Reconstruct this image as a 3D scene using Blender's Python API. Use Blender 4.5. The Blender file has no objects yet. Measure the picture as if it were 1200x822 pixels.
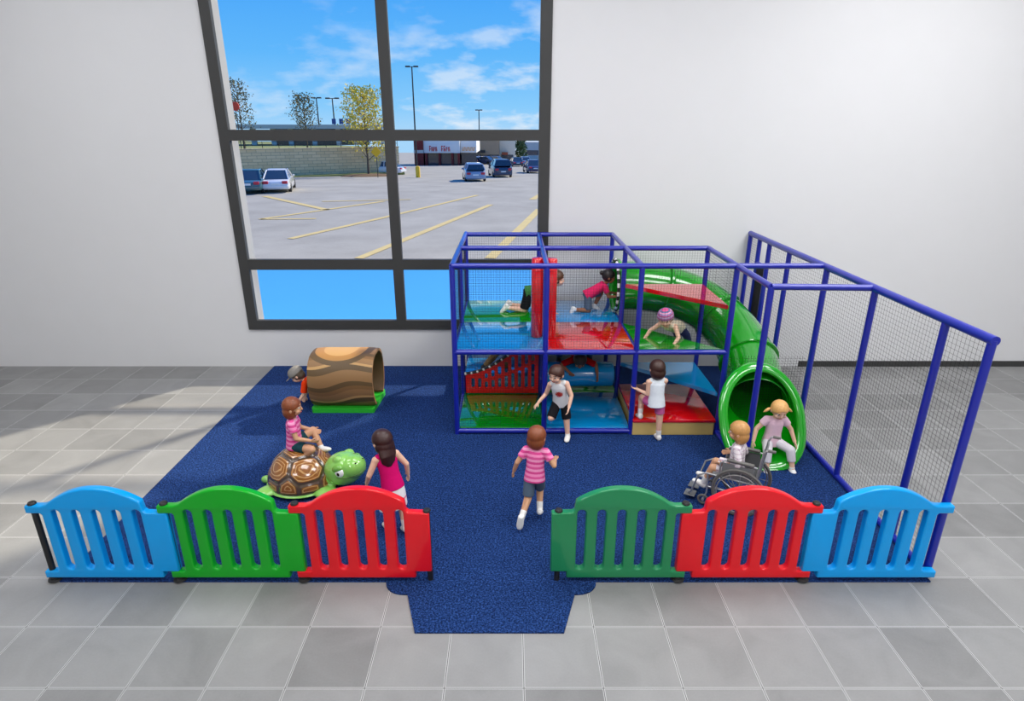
import bpy, bmesh, math, random
from mathutils import Vector, Matrix, Quaternion
C = bpy.context.scene
COL = C.collection
random.seed(7)
PI = math.pi
V = Vector

# ------------------------------------------------------------------ camera
cam_d = bpy.data.cameras.new('camera')
cam = bpy.data.objects.new('camera', cam_d); COL.objects.link(cam)
cam_d.sensor_fit = 'HORIZONTAL'; cam_d.sensor_width = 36
cam_d.lens = 36 * 711.9 / 1200
cam_d.clip_start = 0.05; cam_d.clip_end = 800
cam.location = (0, 0, 4.0)
cam.rotation_euler = (PI / 2 - math.atan(261 / 711.9), 0, 0)
C.camera = cam
C.view_settings.view_transform = 'Standard'
C.view_settings.look = 'None'
C.view_settings.gamma = 1
C.view_settings.use_curve_mapping = False
C.view_settings.exposure = 0.0
C.cycles.max_bounces = 8
C.cycles.transparent_max_bounces = 24
C.cycles.caustics_reflective = False
C.cycles.caustics_refractive = False
C.cycles.sample_clamp_indirect = 4
C.cycles.use_denoising = True

# ------------------------------------------------------------------ node helpers
def srgb(r, g, b):
    f = lambda c: (c / 255 / 12.92) if c / 255 <= 0.04045 else ((c / 255 + 0.055) / 1.055) ** 2.4
    return (f(r), f(g), f(b), 1)

class NT:
    def __init__(self, tree): self.t = tree
    def n(self, typ, ins=None, **props):
        nd = self.t.nodes.new(typ)
        for k, v in props.items(): setattr(nd, k, v)
        for k, v in (ins or {}).items():
            s = nd.inputs[k]
            if hasattr(v, 'node'): self.t.links.new(v, s)
            else: s.default_value = v
        return nd
    def m(self, op, a, b=0.0, c=0.0):
        nd = self.n('ShaderNodeMath', {0: a, 1: b, 2: c}, operation=op)
        return nd.outputs[0]
    def mix(self, f, a, b):
        nd = self.n('ShaderNodeMix', data_type='RGBA')
        for i, v in ((0, f), (6, a), (7, b)):
            if hasattr(v, 'node'): self.t.links.new(v, nd.inputs[i])
            else: nd.inputs[i].default_value = v
        return nd.outputs[2]
    def ramp(self, f, stops, interp='LINEAR'):
        nd = self.n('ShaderNodeValToRGB', {0: f}); cr = nd.color_ramp; cr.interpolation = interp
        while len(cr.elements) < len(stops): cr.elements.new(0.5)
        for e, (p, c) in zip(cr.elements, stops): e.position = p; e.color = c
        return nd.outputs[0]

def new_mat(name):
    m = bpy.data.materials.new(name); m.use_nodes = True
    m.node_tree.nodes.clear()
    nt = NT(m.node_tree)
    out = nt.n('ShaderNodeOutputMaterial'); bs = nt.n('ShaderNodeBsdfPrincipled')
    m.node_tree.links.new(bs.outputs[0], out.inputs[0])
    return m, nt, bs

def mat(name, rgb, rough=0.5, var=0.05, scale=30, metal=0.0, coat=0.0, coat_ior=1.5, spec=0.5, alpha=1.0):
    m, nt, bs = new_mat(name)
    c = srgb(*rgb)
    geo = nt.n('ShaderNodeTexCoord')
    nz = nt.n('ShaderNodeTexNoise', {'Vector': geo.outputs['Object'], 'Scale': scale, 'Detail': 3})
    lo = tuple(x * (1 - var) for x in c[:3]) + (1,); hi = tuple(min(1, x * (1 + var)) for x in c[:3]) + (1,)
    col = nt.mix(nz.outputs[0], lo, hi)
    m.node_tree.links.new(col, bs.inputs['Base Color'])
    bs.inputs['Roughness'].default_value = rough
    bs.inputs['Metallic'].default_value = metal
    bs.inputs['Coat Weight'].default_value = coat
    bs.inputs['Coat IOR'].default_value = coat_ior
    bs.inputs['Coat Roughness'].default_value = 0.03
    bs.inputs['Specular IOR Level'].default_value = spec
    return m

# ------------------------------------------------------------------ world, sun, room lamps
w = bpy.data.worlds.new('world'); C.world = w; w.use_nodes = True
w.node_tree.nodes.clear(); nt = NT(w.node_tree)
wo = nt.n('ShaderNodeOutputWorld'); bg = nt.n('ShaderNodeBackground', {'Strength': 1.0})
w.node_tree.links.new(bg.outputs[0], wo.inputs[0])
tc = nt.n('ShaderNodeTexCoord'); sp = nt.n('ShaderNodeSeparateXYZ', {0: tc.outputs['Generated']})
sky = nt.ramp(sp.outputs[2], [(0.0, srgb(170, 216, 250)), (0.03, srgb(140, 206, 252)), (0.10, srgb(100, 186, 252)), (0.2, srgb(72, 166, 250)), (0.6, srgb(50, 130, 235))])
zz = nt.m('ADD', nt.m('MAXIMUM', sp.outputs[2], 0.0), 0.30)
cv = nt.n('ShaderNodeCombineXYZ', {0: nt.m('DIVIDE', sp.outputs[0], zz), 1: nt.m('DIVIDE', sp.outputs[1], zz), 2: 3.7})
nz = nt.n('ShaderNodeTexNoise', {'Vector': cv.outputs[0], 'Scale': 4.2, 'Detail': 7, 'Roughness': 0.55})
cl = nt.ramp(nz.outputs[0], [(0.50, (0, 0, 0, 1)), (0.66, (1, 1, 1, 1))])
# more cloud to the right (east) and low down
xr = nt.n('ShaderNodeMapRange', {0: sp.outputs[0], 1: -0.40, 2: 0.0, 3: 0.35, 4: 1.0})
hz = nt.n('ShaderNodeMapRange', {0: sp.outputs[2], 1: 0.02, 2: 0.26, 3: 1.0, 4: 0.1})
cf = nt.m('MULTIPLY', nt.m('MULTIPLY', cl, xr.outputs[0]), hz.outputs[0])
scol = nt.mix(nt.m('MULTIPLY', cf, 0.85), sky, srgb(236, 243, 250))
w.node_tree.links.new(scol, bg.inputs[0])

def sun(dirv, energy, angle, color):
    d = bpy.data.lights.new('sun', 'SUN'); d.energy = energy; d.angle = math.radians(angle); d.color = color
    o = bpy.data.objects.new('sun', d); COL.objects.link(o)
    o.rotation_euler = V(dirv).to_track_quat('-Z', 'Y').to_euler(); return o
sun((-1, -1, -1), 6.2, 2.2, (1.0, 0.88, 0.68))

def area(name, loc, target, sx, sy, power, color=(1, 1, 1)):
    d = bpy.data.lights.new(name, 'AREA'); d.shape = 'RECTANGLE'; d.size = sx; d.size_y = sy; d.energy = power; d.color = color
    o = bpy.data.objects.new(name, d); COL.objects.link(o); o.location = loc
    o.rotation_euler = (V(target) - V(loc)).to_track_quat('-Z', 'Y').to_euler(); return o
CEIL = 7.6
for (lx, ly, pw) in ((-6, 6.5, 150), (0, 6.5, 175), (6, 6.5, 300), (-6, 2.3, 150), (0, 2.3, 200), (6, 2.3, 280), (-5, -4.5, 260), (5, -4.5, 400)):
    area('ceiling_area_light', (lx, ly, CEIL - 0.08), (lx, ly, 0), 3.2, 2.2, pw)

# ------------------------------------------------------------------ object helpers
def link(name, me, m=None, parent=None, label=None, cat=None, group=None, kind=None, loc=None):
    o = bpy.data.objects.new(name, me); COL.objects.link(o)
    if m is not None:
        for x in (m if isinstance(m, (list, tuple)) else [m]): me.materials.append(x)
    if parent is not None: o.parent = parent
    if loc is not None: o.location = loc
    tag(o, label, cat, group, kind); return o
def tag(o, label=None, cat=None, group=None, kind=None):
    if label: o['label'] = label
    if cat: o['category'] = cat
    if group: o['group'] = group
    if kind: o['kind'] = kind
def empty(name, loc=(0, 0, 0), rz=0, label=None, cat=None, group=None):
    o = bpy.data.objects.new(name, None); COL.objects.link(o); o.empty_display_size = 0.1
    o.location = loc; o.rotation_euler = (0, 0, rz); tag(o, label, cat, group); return o
def bm_mesh(bm, name, smooth=True, ang=35):
    bmesh.ops.recalc_face_normals(bm, faces=bm.faces[:])
    me = bpy.data.meshes.new(name); bm.to_mesh(me); bm.free()
    if smooth:
        me.polygons.foreach_set('use_smooth', [True] * len(me.polygons))
        if ang is not None: me.set_sharp_from_angle(angle=math.radians(ang))
    return me
def obj(name, bm, m, parent=None, label=None, cat=None, group=None, kind=None, loc=None, ang=35, smooth=True):
    return link(name, bm_mesh(bm, name, smooth, ang), m, parent, label, cat, group, kind, loc)

def box(bm, x0, x1, y0, y1, z0, z1, bev=0.0, seg=2, mi=0):
    vs = [bm.verts.new((x, y, z)) for x in (x0, x1) for y in (y0, y1) for z in (z0, z1)]
    fs = [(0, 1, 3, 2), (4, 6, 7, 5), (0, 4, 5, 1), (2, 3, 7, 6), (0, 2, 6, 4), (1, 5, 7, 3)]
    F = [bm.faces.new([vs[i] for i in f]) for f in fs]
    for f in F: f.material_index = mi
    if bev > 0:
        es = list({e for f in F for e in f.edges})
        bmesh.ops.bevel(bm, geom=es, offset=bev, segments=seg, affect='EDGES', profile=0.5)
def frame_axes(d):
    d = d.normalized()
    up = V((0, 0, 1)) if abs(d.z) < 0.95 else V((0, 1, 0))
    a = d.cross(up).normalized(); b = a.cross(d).normalized(); return d, a, b
def rings_mesh(bm, rings, cap=True, closed=False, mi=0):
    R = [[bm.verts.new(p) for p in r] for r in rings]
    n = len(R[0]); K = len(R)
    for i in range(K if closed else K - 1):
        A, B = R[i], R[(i + 1) % K]
        for j in range(n):
            f = bm.faces.new((A[j], A[(j + 1) % n], B[(j + 1) % n], B[j])); f.material_index = mi
    if cap and not closed:
        bm.faces.new(R[0][::-1]).material_index = mi; bm.faces.new(R[-1]).material_index = mi
    return R
def tube(bm, pts, r, n=12, cap=True, closed=False, radii=None, mi=0):
    pts = [V(p) for p in pts]; rings = []; K = len(pts); a = None
    for i, p in enumerate(pts):
        if closed: d = pts[(i + 1) % K] - pts[i - 1]
        else: d = pts[min(i + 1, K - 1)] - pts[max(i - 1, 0)]
        d.normalize()
        if a is None: _, a, b = frame_axes(d)
        else:
            a = (a - d * a.dot(d)).normalized(); b = a.cross(d).normalized()
        rr = radii[i] if radii else r
        rings.append([p + (a * math.cos(t) + b * math.sin(t)) * rr for t in (2 * PI * k / n for k in range(n))])
    return rings_mesh(bm, rings, cap, closed, mi)
def capsule(bm, p0, r0, p1, r1, n=14, k=4, flat0=False, flat1=False):
    p0, p1 = V(p0), V(p1); d = p1 - p0
    if d.length < 1e-6: d = V((0, 0, 1e-4)); p1 = p0 + d
    d, a, b = frame_axes(d); rings = []
    def ring(c, r): rings.append([c + (a * math.cos(t) + b * math.sin(t)) * r for t in (2 * PI * j / n for j in range(n))])
    if flat0: ring(p0, r0)
    else:
        for i in range(k):
            t = -PI / 2 + (i + 0.15) / k * PI / 2; ring(p0 + d * r0 * math.sin(t), r0 * math.cos(t))
        ring(p0, r0)
    if flat1: ring(p1, r1)
    else:
        ring(p1, r1)
        for i in range(k):
            t = (i + 0.85) / k * PI / 2; ring(p1 + d * r1 * math.sin(t), r1 * math.cos(t))
    rings_mesh(bm, rings)
def ellipsoid(bm, c, ax, n=18, k=12, mi=0):
    """c centre, ax = three Vector half axes"""
    c = V(c); rings = []
    for i in range(k + 1):
        t = -PI / 2 + PI * min(max(i, 0.12), k - 0.12) / k
        rings.append([c + ax[2] * math.sin(t) + (ax[0] * math.cos(u) + ax[1] * math.sin(u)) * math.cos(t) for u in (2 * PI * j / n for j in range(n))])
    rings_mesh(bm, rings, mi=mi)
def axes3(rx, ry, rz): return (V((rx, 0, 0)), V((0, ry, 0)), V((0, 0, rz)))
def loft(bm, secs, n=20):
    rings = []
    for c, A, B in secs:
        rings.append([V(c) + V(A) * math.cos(t) + V(B) * math.sin(t) for t in (2 * PI * j / n for j in range(n))])
    rings_mesh(bm, rings)
def remesh(bm, name, voxel=0.006, smooth=2, fac=0.5):
    me = bm_mesh(bm, 'temporary', False)
    o = bpy.data.objects.new('temporary', me); COL.objects.link(o)
    md = o.modifiers.new('r', 'REMESH'); md.mode = 'VOXEL'; md.voxel_size = voxel; md.use_smooth_shade = True
    if smooth:
        ms = o.modifiers.new('s', 'SMOOTH'); ms.iterations = smooth; ms.factor = fac
    dg = bpy.context.evaluated_depsgraph_get(); dg.update()
    res = bpy.data.meshes.new_from_object(o.evaluated_get(dg)); res.name = name
    bpy.data.objects.remove(o); bpy.data.meshes.remove(me)
    res.polygons.foreach_set('use_smooth', [True] * len(res.polygons))
    return res
def lathe(bm, prof, n=24, c=(0, 0, 0), mi=0):
    rings = [[V((c[0] + r * math.cos(t), c[1] + r * math.sin(t), c[2] + z)) for t in (2 * PI * j / n for j in range(n))] for r, z in prof]
    rings_mesh(bm, rings, mi=mi)
def prism(bm, poly, z0, z1):
    lo = [bm.verts.new((x, y, z0)) for x, y in poly]; hi = [bm.verts.new((x, y, z1)) for x, y in poly]
    n = len(poly)
    bm.faces.new(lo[::-1]); bm.faces.new(hi)
    for i in range(n): bm.faces.new((lo[i], lo[(i + 1) % n], hi[(i + 1) % n], hi[i]))
def panel_mesh(name, outline, holes, thick, bev, axis='XZ', res=2):
    """flat plate with rounded edges: outline and holes as 2D loops, from a filled curve"""
    cu = bpy.data.curves.new(name, 'CURVE'); cu.dimensions = '2D'; cu.fill_mode = 'BOTH'
    cu.extrude = thick / 2 - bev; cu.bevel_depth = bev; cu.bevel_resolution = res; cu.offset = -bev
    for lp in [outline] + holes:
        s = cu.splines.new('POLY'); s.points.add(len(lp) - 1); s.use_cyclic_u = True
        for p, q in zip(s.points, lp): p.co = (q[0], q[1], 0, 1)
    o = bpy.data.objects.new('temporary', cu); COL.objects.link(o)
    dg = bpy.context.evaluated_depsgraph_get(); dg.update()
    me = bpy.data.meshes.new_from_object(o.evaluated_get(dg)); me.name = name; me.materials.clear()
    bpy.data.objects.remove(o)
    if axis == 'XZ': me.transform(Matrix.Rotation(PI / 2, 4, 'X'))
    elif axis == 'YZ': me.transform(Matrix(((0, 0, 1, 0), (1, 0, 0, 0), (0, 1, 0, 0), (0, 0, 0, 1))))
    me.polygons.foreach_set('use_smooth', [True] * len(me.polygons)); me.set_sharp_from_angle(angle=math.radians(40))
    return me
def slot(cx, z0, z1, w, n=8, lean=0.0):
    r = w / 2; pts = []
    for i in range(n + 1):
        t = PI * i / n; pts.append((cx + r * math.cos(t), z1 - r + r * math.sin(t)))
    for i in range(n + 1):
        t = PI + PI * i / n; pts.append((cx + r * math.cos(t), z0 + r + r * math.sin(t)))
    return pts

# ------------------------------------------------------------------ materials
M = {}
# floor tiles
m, nt, bs = new_mat('grey_floor_tile')
geo = nt.n('ShaderNodeNewGeometry'); s = nt.n('ShaderNodeSeparateXYZ', {0: geo.outputs['Position']})
T = 0.605
fx = nt.m('DIVIDE', nt.m('SUBTRACT', s.outputs[0], 0.091 - 40 * T), T); fy = nt.m('DIVIDE', nt.m('SUBTRACT', s.outputs[1], 4.055 - 40 * T), T)
ix, iy = nt.m('FLOOR', fx), nt.m('FLOOR', fy)
ux, uy = nt.m('ABSOLUTE', nt.m('SUBTRACT', nt.m('FRACT', nt.m('ADD', fx, 0.5)), 0.5)), nt.m('ABSOLUTE', nt.m('SUBTRACT', nt.m('FRACT', nt.m('ADD', fy, 0.5)), 0.5))
dmin = nt.m('MINIMUM', ux, uy)
wn = nt.n('ShaderNodeTexWhiteNoise', {'Vector': nt.n('ShaderNodeCombineXYZ', {0: ix, 1: iy, 2: 0.0}).outputs[0]}, noise_dimensions='3D')
nz = nt.n('ShaderNodeTexNoise', {'Vector': geo.outputs['Position'], 'Scale': 2.2, 'Detail': 4, 'Distortion': 0.8})
nf = nt.n('ShaderNodeTexNoise', {'Vector': geo.outputs['Position'], 'Scale': 60, 'Detail': 2})
val = nt.m('ADD', nt.m('MULTIPLY', wn.outputs[0], 0.35), nt.m('ADD', nt.m('MULTIPLY', nz.outputs[0], 0.5), nt.m('MULTIPLY', nf.outputs[0], 0.15)))
base = nt.ramp(val, [(0.2, srgb(116, 116, 116)), (0.8, srgb(148, 148, 148))])
light = nt.m('LESS_THAN', dmin, 0.0145); dark = nt.m('LESS_THAN', dmin, 0.0055)
c1 = nt.mix(nt.m('MULTIPLY', light, 0.62), base, srgb(202, 202, 202)); c2 = nt.mix(nt.m('MULTIPLY', dark, 0.85), c1, srgb(70, 70, 70))
m.node_tree.links.new(c2, bs.inputs['Base Color']); bs.inputs['Roughness'].default_value = 0.55; bs.inputs['Specular IOR Level'].default_value = 0.25
M['tile'] = m
M['wall'] = mat('white_wall_paint', (214, 214, 216), 0.8, 0.015, 3, spec=0.2)
M['ceil'] = mat('white_ceiling', (232, 232, 232), 0.9, 0.02, 5, spec=0.2)
M['trim'] = mat('charcoal_trim', (60, 60, 60), 0.55, 0.06, 200, spec=0.3)
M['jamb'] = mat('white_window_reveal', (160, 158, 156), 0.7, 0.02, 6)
# carpet
m, nt, bs = new_mat('navy_speckled_carpet')
geo = nt.n('ShaderNodeNewGeometry')
nz = nt.n('ShaderNodeTexNoise', {'Vector': geo.outputs['Position'], 'Scale': 62, 'Detail': 2, 'Roughness': 0.7})
nl = nt.n('ShaderNodeTexNoise', {'Vector': geo.outputs['Position'], 'Scale': 5, 'Detail': 2})
col = nt.ramp(nz.outputs[0], [(0.30, srgb(9, 20, 48)), (0.48, srgb(22, 44, 90)), (0.68, srgb(46, 80, 142))])
m.node_tree.links.new(col, bs.inputs['Base Color']); bs.inputs['Roughness'].default_value = 0.95; bs.inputs['Specular IOR Level'].default_value = 0.1
bp = nt.n('ShaderNodeBump', {'Height': nz.outputs[0], 'Strength': 0.6, 'Distance': 0.01}); m.node_tree.links.new(bp.outputs[0], bs.inputs['Normal'])
M['carpet'] = m
def gloss(name, rgb, rough=0.12, coat=1.0, ior=1.45, var=0.03): return mat(name, rgb, rough, var, 8, coat=coat, coat_ior=ior)
M['pipe'] = mat('royal_blue_pipe', (21, 33, 152), 0.32, 0.04, 6, coat=0.4, coat_ior=1.5)
M['net'] = mat('black_netting', (34, 34, 36), 0.8, 0.1, 50, spec=0.2)
M['d_blue'] = gloss('blue_vinyl_deck', (4, 134, 200), 0.1, 1, 1.9)
M['d_red'] = gloss('red_vinyl_deck', (206, 10, 16), 0.1, 1, 1.9)
M['d_green'] = gloss('green_vinyl_deck', (4, 140, 14), 0.1, 1, 1.9)
M['d_tan'] = mat('tan_vinyl_riser', (204, 176, 108), 0.4, 0.03, 10)
M['p_red'] = mat('red_slotted_plastic', (222, 12, 20), 0.3, 0.03, 10)
M['v_red'] = gloss('red_padded_vinyl', (206, 14, 26), 0.25, 0.8, 1.5)
M['v_blue'] = gloss('blue_padded_vinyl', (6, 146, 214), 0.2, 0.8, 1.5)
M['slide'] = gloss('green_slide_plastic', (10, 150, 16), 0.18, 1, 1.5)
M['f_blue'] = gloss('blue_fence_plastic', (2, 152, 226), 0.28, .6, 1.4); M['f_blue'].node_tree.nodes['Principled BSDF'].inputs['Specular IOR Level'].default_value = 0.2
M['f_green'] = gloss('green_fence_plastic', (14, 160, 34), 0.28, .6, 1.4); M['f_green'].node_tree.nodes['Principled BSDF'].inputs['Specular IOR Level'].default_value = 0.2
M['f_dgreen'] = gloss('dull_green_fence_plastic', (36, 130, 82), 0.28, .6, 1.4); M['f_dgreen'].node_tree.nodes['Principled BSDF'].inputs['Specular IOR Level'].default_value = 0.2
M['f_red'] = gloss('red_fence_plastic', (222, 22, 34), 0.28, .6, 1.4); M['f_red'].node_tree.nodes['Principled BSDF'].inputs['Specular IOR Level'].default_value = 0.2
M['black'] = mat('black_rubber', (26, 26, 27), 0.5, 0.05, 40)
M['white'] = mat('white_rubber', (235, 235, 232), 0.5, 0.03, 40)
M['skin1'] = mat('fair_skin', (232, 186, 160), 0.5, 0.03, 20, spec=0.3)
M['skin2'] = mat('tan_skin', (206, 156, 122), 0.5, 0.03, 20, spec=0.3)
M['skin3'] = mat('brown_skin', (150, 98, 70), 0.5, 0.03, 20, spec=0.3)
M['eye_white'] = mat('eye_white', (240, 240, 238), 0.2, 0.01)
M['pupil'] = mat('eye_pupil', (40, 26, 20), 0.15, 0.05)
M['lip'] = mat('lip_pink', (196, 100, 96), 0.45, 0.03)
M['shoe'] = mat('white_shoe', (232, 230, 226), 0.6, 0.03, 40)

def stripe_mat(name, cols, freq, plaid=None, rough=0.8):
    """cloth with bands that follow the garment: attribute h runs up the torso, w across it"""
    m, nt, bs = new_mat(name)
    h = nt.n('ShaderNodeAttribute', attribute_name='h').outputs['Fac']; wv = nt.n('ShaderNodeAttribute', attribute_name='w').outputs['Fac']
    nz = nt.n('ShaderNodeTexNoise', {'Scale': 25.0, 'Detail': 2})
    hh = nt.m('ADD', h, nt.m('MULTIPLY', nt.m('SUBTRACT', nz.outputs[0], 0.5), 0.006))
    fr = nt.m('FRACT', nt.m('MULTIPLY', hh, freq))
    stops = [(i / len(cols), srgb(*c)) for i, c in enumerate(cols)]
    col = nt.ramp(fr, stops, 'CONSTANT')
    if plaid:
        fw = nt.m('FRACT', nt.m('MULTIPLY', wv, freq)); col2 = nt.ramp(fw, stops, 'CONSTANT'); col = nt.mix(0.5, col, col2)
    m.node_tree.links.new(col, bs.inputs['Base Color']); bs.inputs['Roughness'].default_value = rough; bs.inputs['Specular IOR Level'].default_value = 0.2
    return m
def print_mat(name, base, spot, h0, w0, rh, rw):
    m, nt, bs = new_mat(name)
    h = nt.n('ShaderNodeAttribute', attribute_name='h').outputs['Fac']; wv = nt.n('ShaderNodeAttribute', attribute_name='w').outputs['Fac']; fv = nt.n('ShaderNodeAttribute', attribute_name='f').outputs['Fac']
    nz = nt.n('ShaderNodeTexNoise', {'Scale': 40.0, 'Detail': 2})
    a = nt.m('POWER', nt.m('DIVIDE', nt.m('SUBTRACT', h, h0), rh), 2.0); b = nt.m('POWER', nt.m('DIVIDE', nt.m('SUBTRACT', wv, w0), rw), 2.0)
    d = nt.m('ADD', nt.m('ADD', a, b), nt.m('MULTIPLY', nt.m('SUBTRACT', nz.outputs[0], 0.5), 4.0))
    k = nt.m('MULTIPLY', nt.m('LESS_THAN', d, 1.0), nt.m('GREATER_THAN', fv, 0.0))
    col = nt.mix(k, srgb(*base), srgb(*spot))
    m.node_tree.links.new(col, bs.inputs['Base Color']); bs.inputs['Roughness'].default_value = 0.8; bs.inputs['Specular IOR Level'].default_value = 0.2
    return m
def cloth(name, rgb, var=0.08): return mat(name, rgb, 0.85, var, 40, spec=0.15)

# ------------------------------------------------------------------ room shell
YW = 10.09; WT = 0.27
XL, XR, YF = -12.0, 12.0, -7.5
bm = bmesh.new(); box(bm, XL, XR, YF, YW, -0.2, 0.0); obj('floor', bm, M['tile'], kind='structure', smooth=False)
bm = bmesh.new(); box(bm, XL, XR, YF, YW + WT, CEIL, CEIL + 0.2); obj('ceiling', bm, M['ceil'], kind='structure', smooth=False)
WX0, WX1, WZ0, WZ1 = -4.58, 0.598, 0.70, 6.45
bm = bmesh.new()
for (a, b, c, d) in ((XL, WX0 + 0.12, 0, CEIL), (WX1 - 0.12, XR, 0, CEIL), (WX0 + 0.12, WX1 - 0.12, 0, WZ0 + 0.04), (WX0 + 0.12, WX1 - 0.12, WZ1 - 0.12, CEIL)):
    box(bm, a, b, YW, YW + WT, c, d)
obj('wall_back', bm, M['wall'], kind='structure', smooth=False)
bm = bmesh.new(); box(bm, XL - 0.2, XL, YF, YW + WT, -0.2, CEIL); obj('wall_left', bm, M['wall'], kind='structure', smooth=False)
bm = bmesh.new(); box(bm, XR, XR + 0.2, YF, YW + WT, -0.2, CEIL); obj('wall_right', bm, M['wall'], kind='structure', smooth=False)
bm = bmesh.new(); box(bm, XL - 0.2, XR + 0.2, YF - 0.2, YF, -0.2, CEIL); obj('wall_front', bm, M['wall'], kind='structure', smooth=False)
bm = bmesh.new(); box(bm, 5.10, XR, YW - 0.02, YW - 0.0005, 0, 0.105, 0.004, 1); obj('baseboard_right', bm, M['trim'], kind='structure')

# window: charcoal frame with mullion and rails, white reveal, glass in every pane
win = empty('window_1', (0, YW, 0)); tag(win, None, None, None, 'structure')
win['label'] = 'tall charcoal framed window looking onto a parking lot'
bm = bmesh.new()
y0, y1 = -0.035, 0.05
for (a, b) in ((WX0, -4.42), (-2.0, -1.835), (0.424, WX1)): box(bm, a, b, y0, y1, WZ0, WZ1)
for (a, b) in ((0.70, 0.865), (1.757, 1.93), (3.811, 3.975), (6.28, 6.45)):
    for (c, d) in ((-4.42, -2.0), (-1.835, 0.424)): box(bm, c, d, y0 + 0.001, y1, a, b)
o = obj('window_frame', bm, M['trim'], win, smooth=False); o['kind'] = 'structure'
bm = bmesh.new()
e = 0.12
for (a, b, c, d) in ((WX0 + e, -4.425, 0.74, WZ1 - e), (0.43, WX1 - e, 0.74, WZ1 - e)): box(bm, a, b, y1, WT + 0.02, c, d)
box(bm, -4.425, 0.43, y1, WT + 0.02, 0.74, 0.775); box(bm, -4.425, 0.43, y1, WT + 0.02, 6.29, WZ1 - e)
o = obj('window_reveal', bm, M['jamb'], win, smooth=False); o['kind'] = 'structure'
mg = bpy.data.materials.new('window_glass'); mg.use_nodes = True; mg.node_tree.nodes.clear(); nt = NT(mg.node_tree)
fr = nt.n('ShaderNodeFresnel', {'IOR': 1.35}); tb = nt.n('ShaderNodeBsdfTransparent', {'Color': (0.97, 0.985, 1, 1)}); gb = nt.n('ShaderNodeBsdfGlossy', {'Roughness': 0.02})
ms = nt.n('ShaderNodeMixShader', {0: nt.m('MULTIPLY', fr.outputs[0], 0.05), 1: tb.outputs[0], 2: gb.outputs[0]}); ou = nt.n('ShaderNodeOutputMaterial', {0: ms.outputs[0]})
for (a, b) in ((-4.425, -1.99), (-1.845, 0.43)):
    for (c, d) in ((0.855, 1.767), (1.92, 3.82), (3.965, 6.29)):
        bm = bmesh.new(); box(bm, a, b, 0.20, 0.206, c, d); o = obj('window_pane', bm, mg, win, smooth=False); o['kind'] = 'structure'

# ------------------------------------------------------------------ carpet
poly = [(-4.235, 10.075), (-4.235, 4.594)]
def arc(cx, cy, r, a0, a1, n=8): return [(cx + r * math.cos(math.radians(a0 + (a1 - a0) * i / n)), cy + r * math.sin(math.radians(a0 + (a1 - a0) * i / n))) for i in range(n + 1)]
poly += [(-1.175, 4.594)] + [(-0.99 + 0.185 * math.cos(math.radians(a)), 4.594 + 0.166 * math.sin(math.radians(a))) for a in range(192, 271, 13)] + [(-0.952, 4.428), (-0.819, 3.981), (0.438, 3.981), (0.571, 4.428)]
poly += [(0.60 + 0.185 * math.cos(math.radians(a)), 4.594 + 0.166 * math.sin(math.radians(a))) for a in range(270, 349, 13)] + [(0.783, 4.594), (3.92, 4.594), (3.92, 10.075)]
bm = bmesh.new(); prism(bm, poly, 0.0005, 0.014)
obj('carpet', bm, M['carpet'], None, 'large navy speckled carpet with a tapered entry flap under the play area', 'carpet', smooth=False)

# ------------------------------------------------------------------ play structure
R = 0.036
ps = empty('play_structure', (1.0, 8.7, 0.014), 0, 'blue piped two level indoor play structure with netting and coloured decks', 'play structure')
OFF = V((-1.0, -8.7, -0.014))
GX = [-0.757, 0.441, 1.640, 2.835]; GY = [7.53, 8.735, 9.94]; ZT = 2.37; ZM = 1.215
def part(name, bm, m, ang=35, parent=ps, smooth=True):
    bmesh.ops.translate(bm, verts=bm.verts[:], vec=OFF); return obj(name, bm, m, parent, ang=ang, smooth=smooth)
def post(x, y, z0=0.014, z1=ZT):
    bm = bmesh.new(); tube(bm, [(x, y, z0), (x, y, z1)], R, 14); part('post', bm, M['pipe'], 50)
def rail(p, q, r=R):
    bm = bmesh.new(); tube(bm, [p, q], r, 14); part('rail', bm, M['pipe'], 50)
for x in GX[:3]:
    for y in GY: post(x, y)
post(GX[3], GY[0]); post(GX[3], GY[1]); post(GX[3], 6.47)
PXR = 3.93
for y in (10.04, 9.64, 9.25, 8.55, 7.46, 6.39, 5.25, 4.69): post(PXR, y, 0.0)
for y in (GY[0], GY[1]): rail((GX[0], y, ZT), (GX[3] if y < 9 else GX[2], y, ZT))
rail((GX[0], GY[2], ZT), (GX[2], GY[2], ZT))
for x in GX[:3]: rail((x, GY[0], ZT), (x, GY[2], ZT))
rail((GX[3], 6.47, ZT), (GX[3], GY[1], ZT))
rail((GX[3], GY[0], ZT), (PXR, GY[0], ZT)); rail((GX[3], 6.47, ZT), (PXR, 6.42, ZT))
rail((PXR, 4.66, ZT), (PXR, 10.06, ZT), 0.042)
rail((GX[0], GY[0], ZM), (GX[3], GY[0], ZM))
rail((GX[0], GY[1], ZM - 0.03), (GX[2], GY[1], ZM - 0.03)); rail((GX[0], GY[2], ZM), (GX[2], GY[2], ZM))
for x in (GX[0], GX[1], GX[2]): rail((x, GY[0], ZM), (x, GY[2], ZM))
rail((GX[0], GY[0], 0.055), (GX[2], GY[0], 0.055)); rail((GX[0], GY[0], 0.055), (GX[0], GY[2], 0.055)); rail((GX[0], GY[2], 0.055), (GX[2], GY[2], 0.055))
rail((GX[3], GY[0], 0.05), (PXR, GY[0], 0.05)); rail((GX[3], 6.47, 0.05), (GX[3], GY[1], 0.05)); rail((PXR, 4.66, 0.04), (PXR, 10.04, 0.04))
rail((PXR, 9.64, 1.97), (PXR, 9.25, 1.97), 0.028); rail((GX[0], GY[2], ZT), (GX[0], GY[2] + 0.10, ZT))
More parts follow.
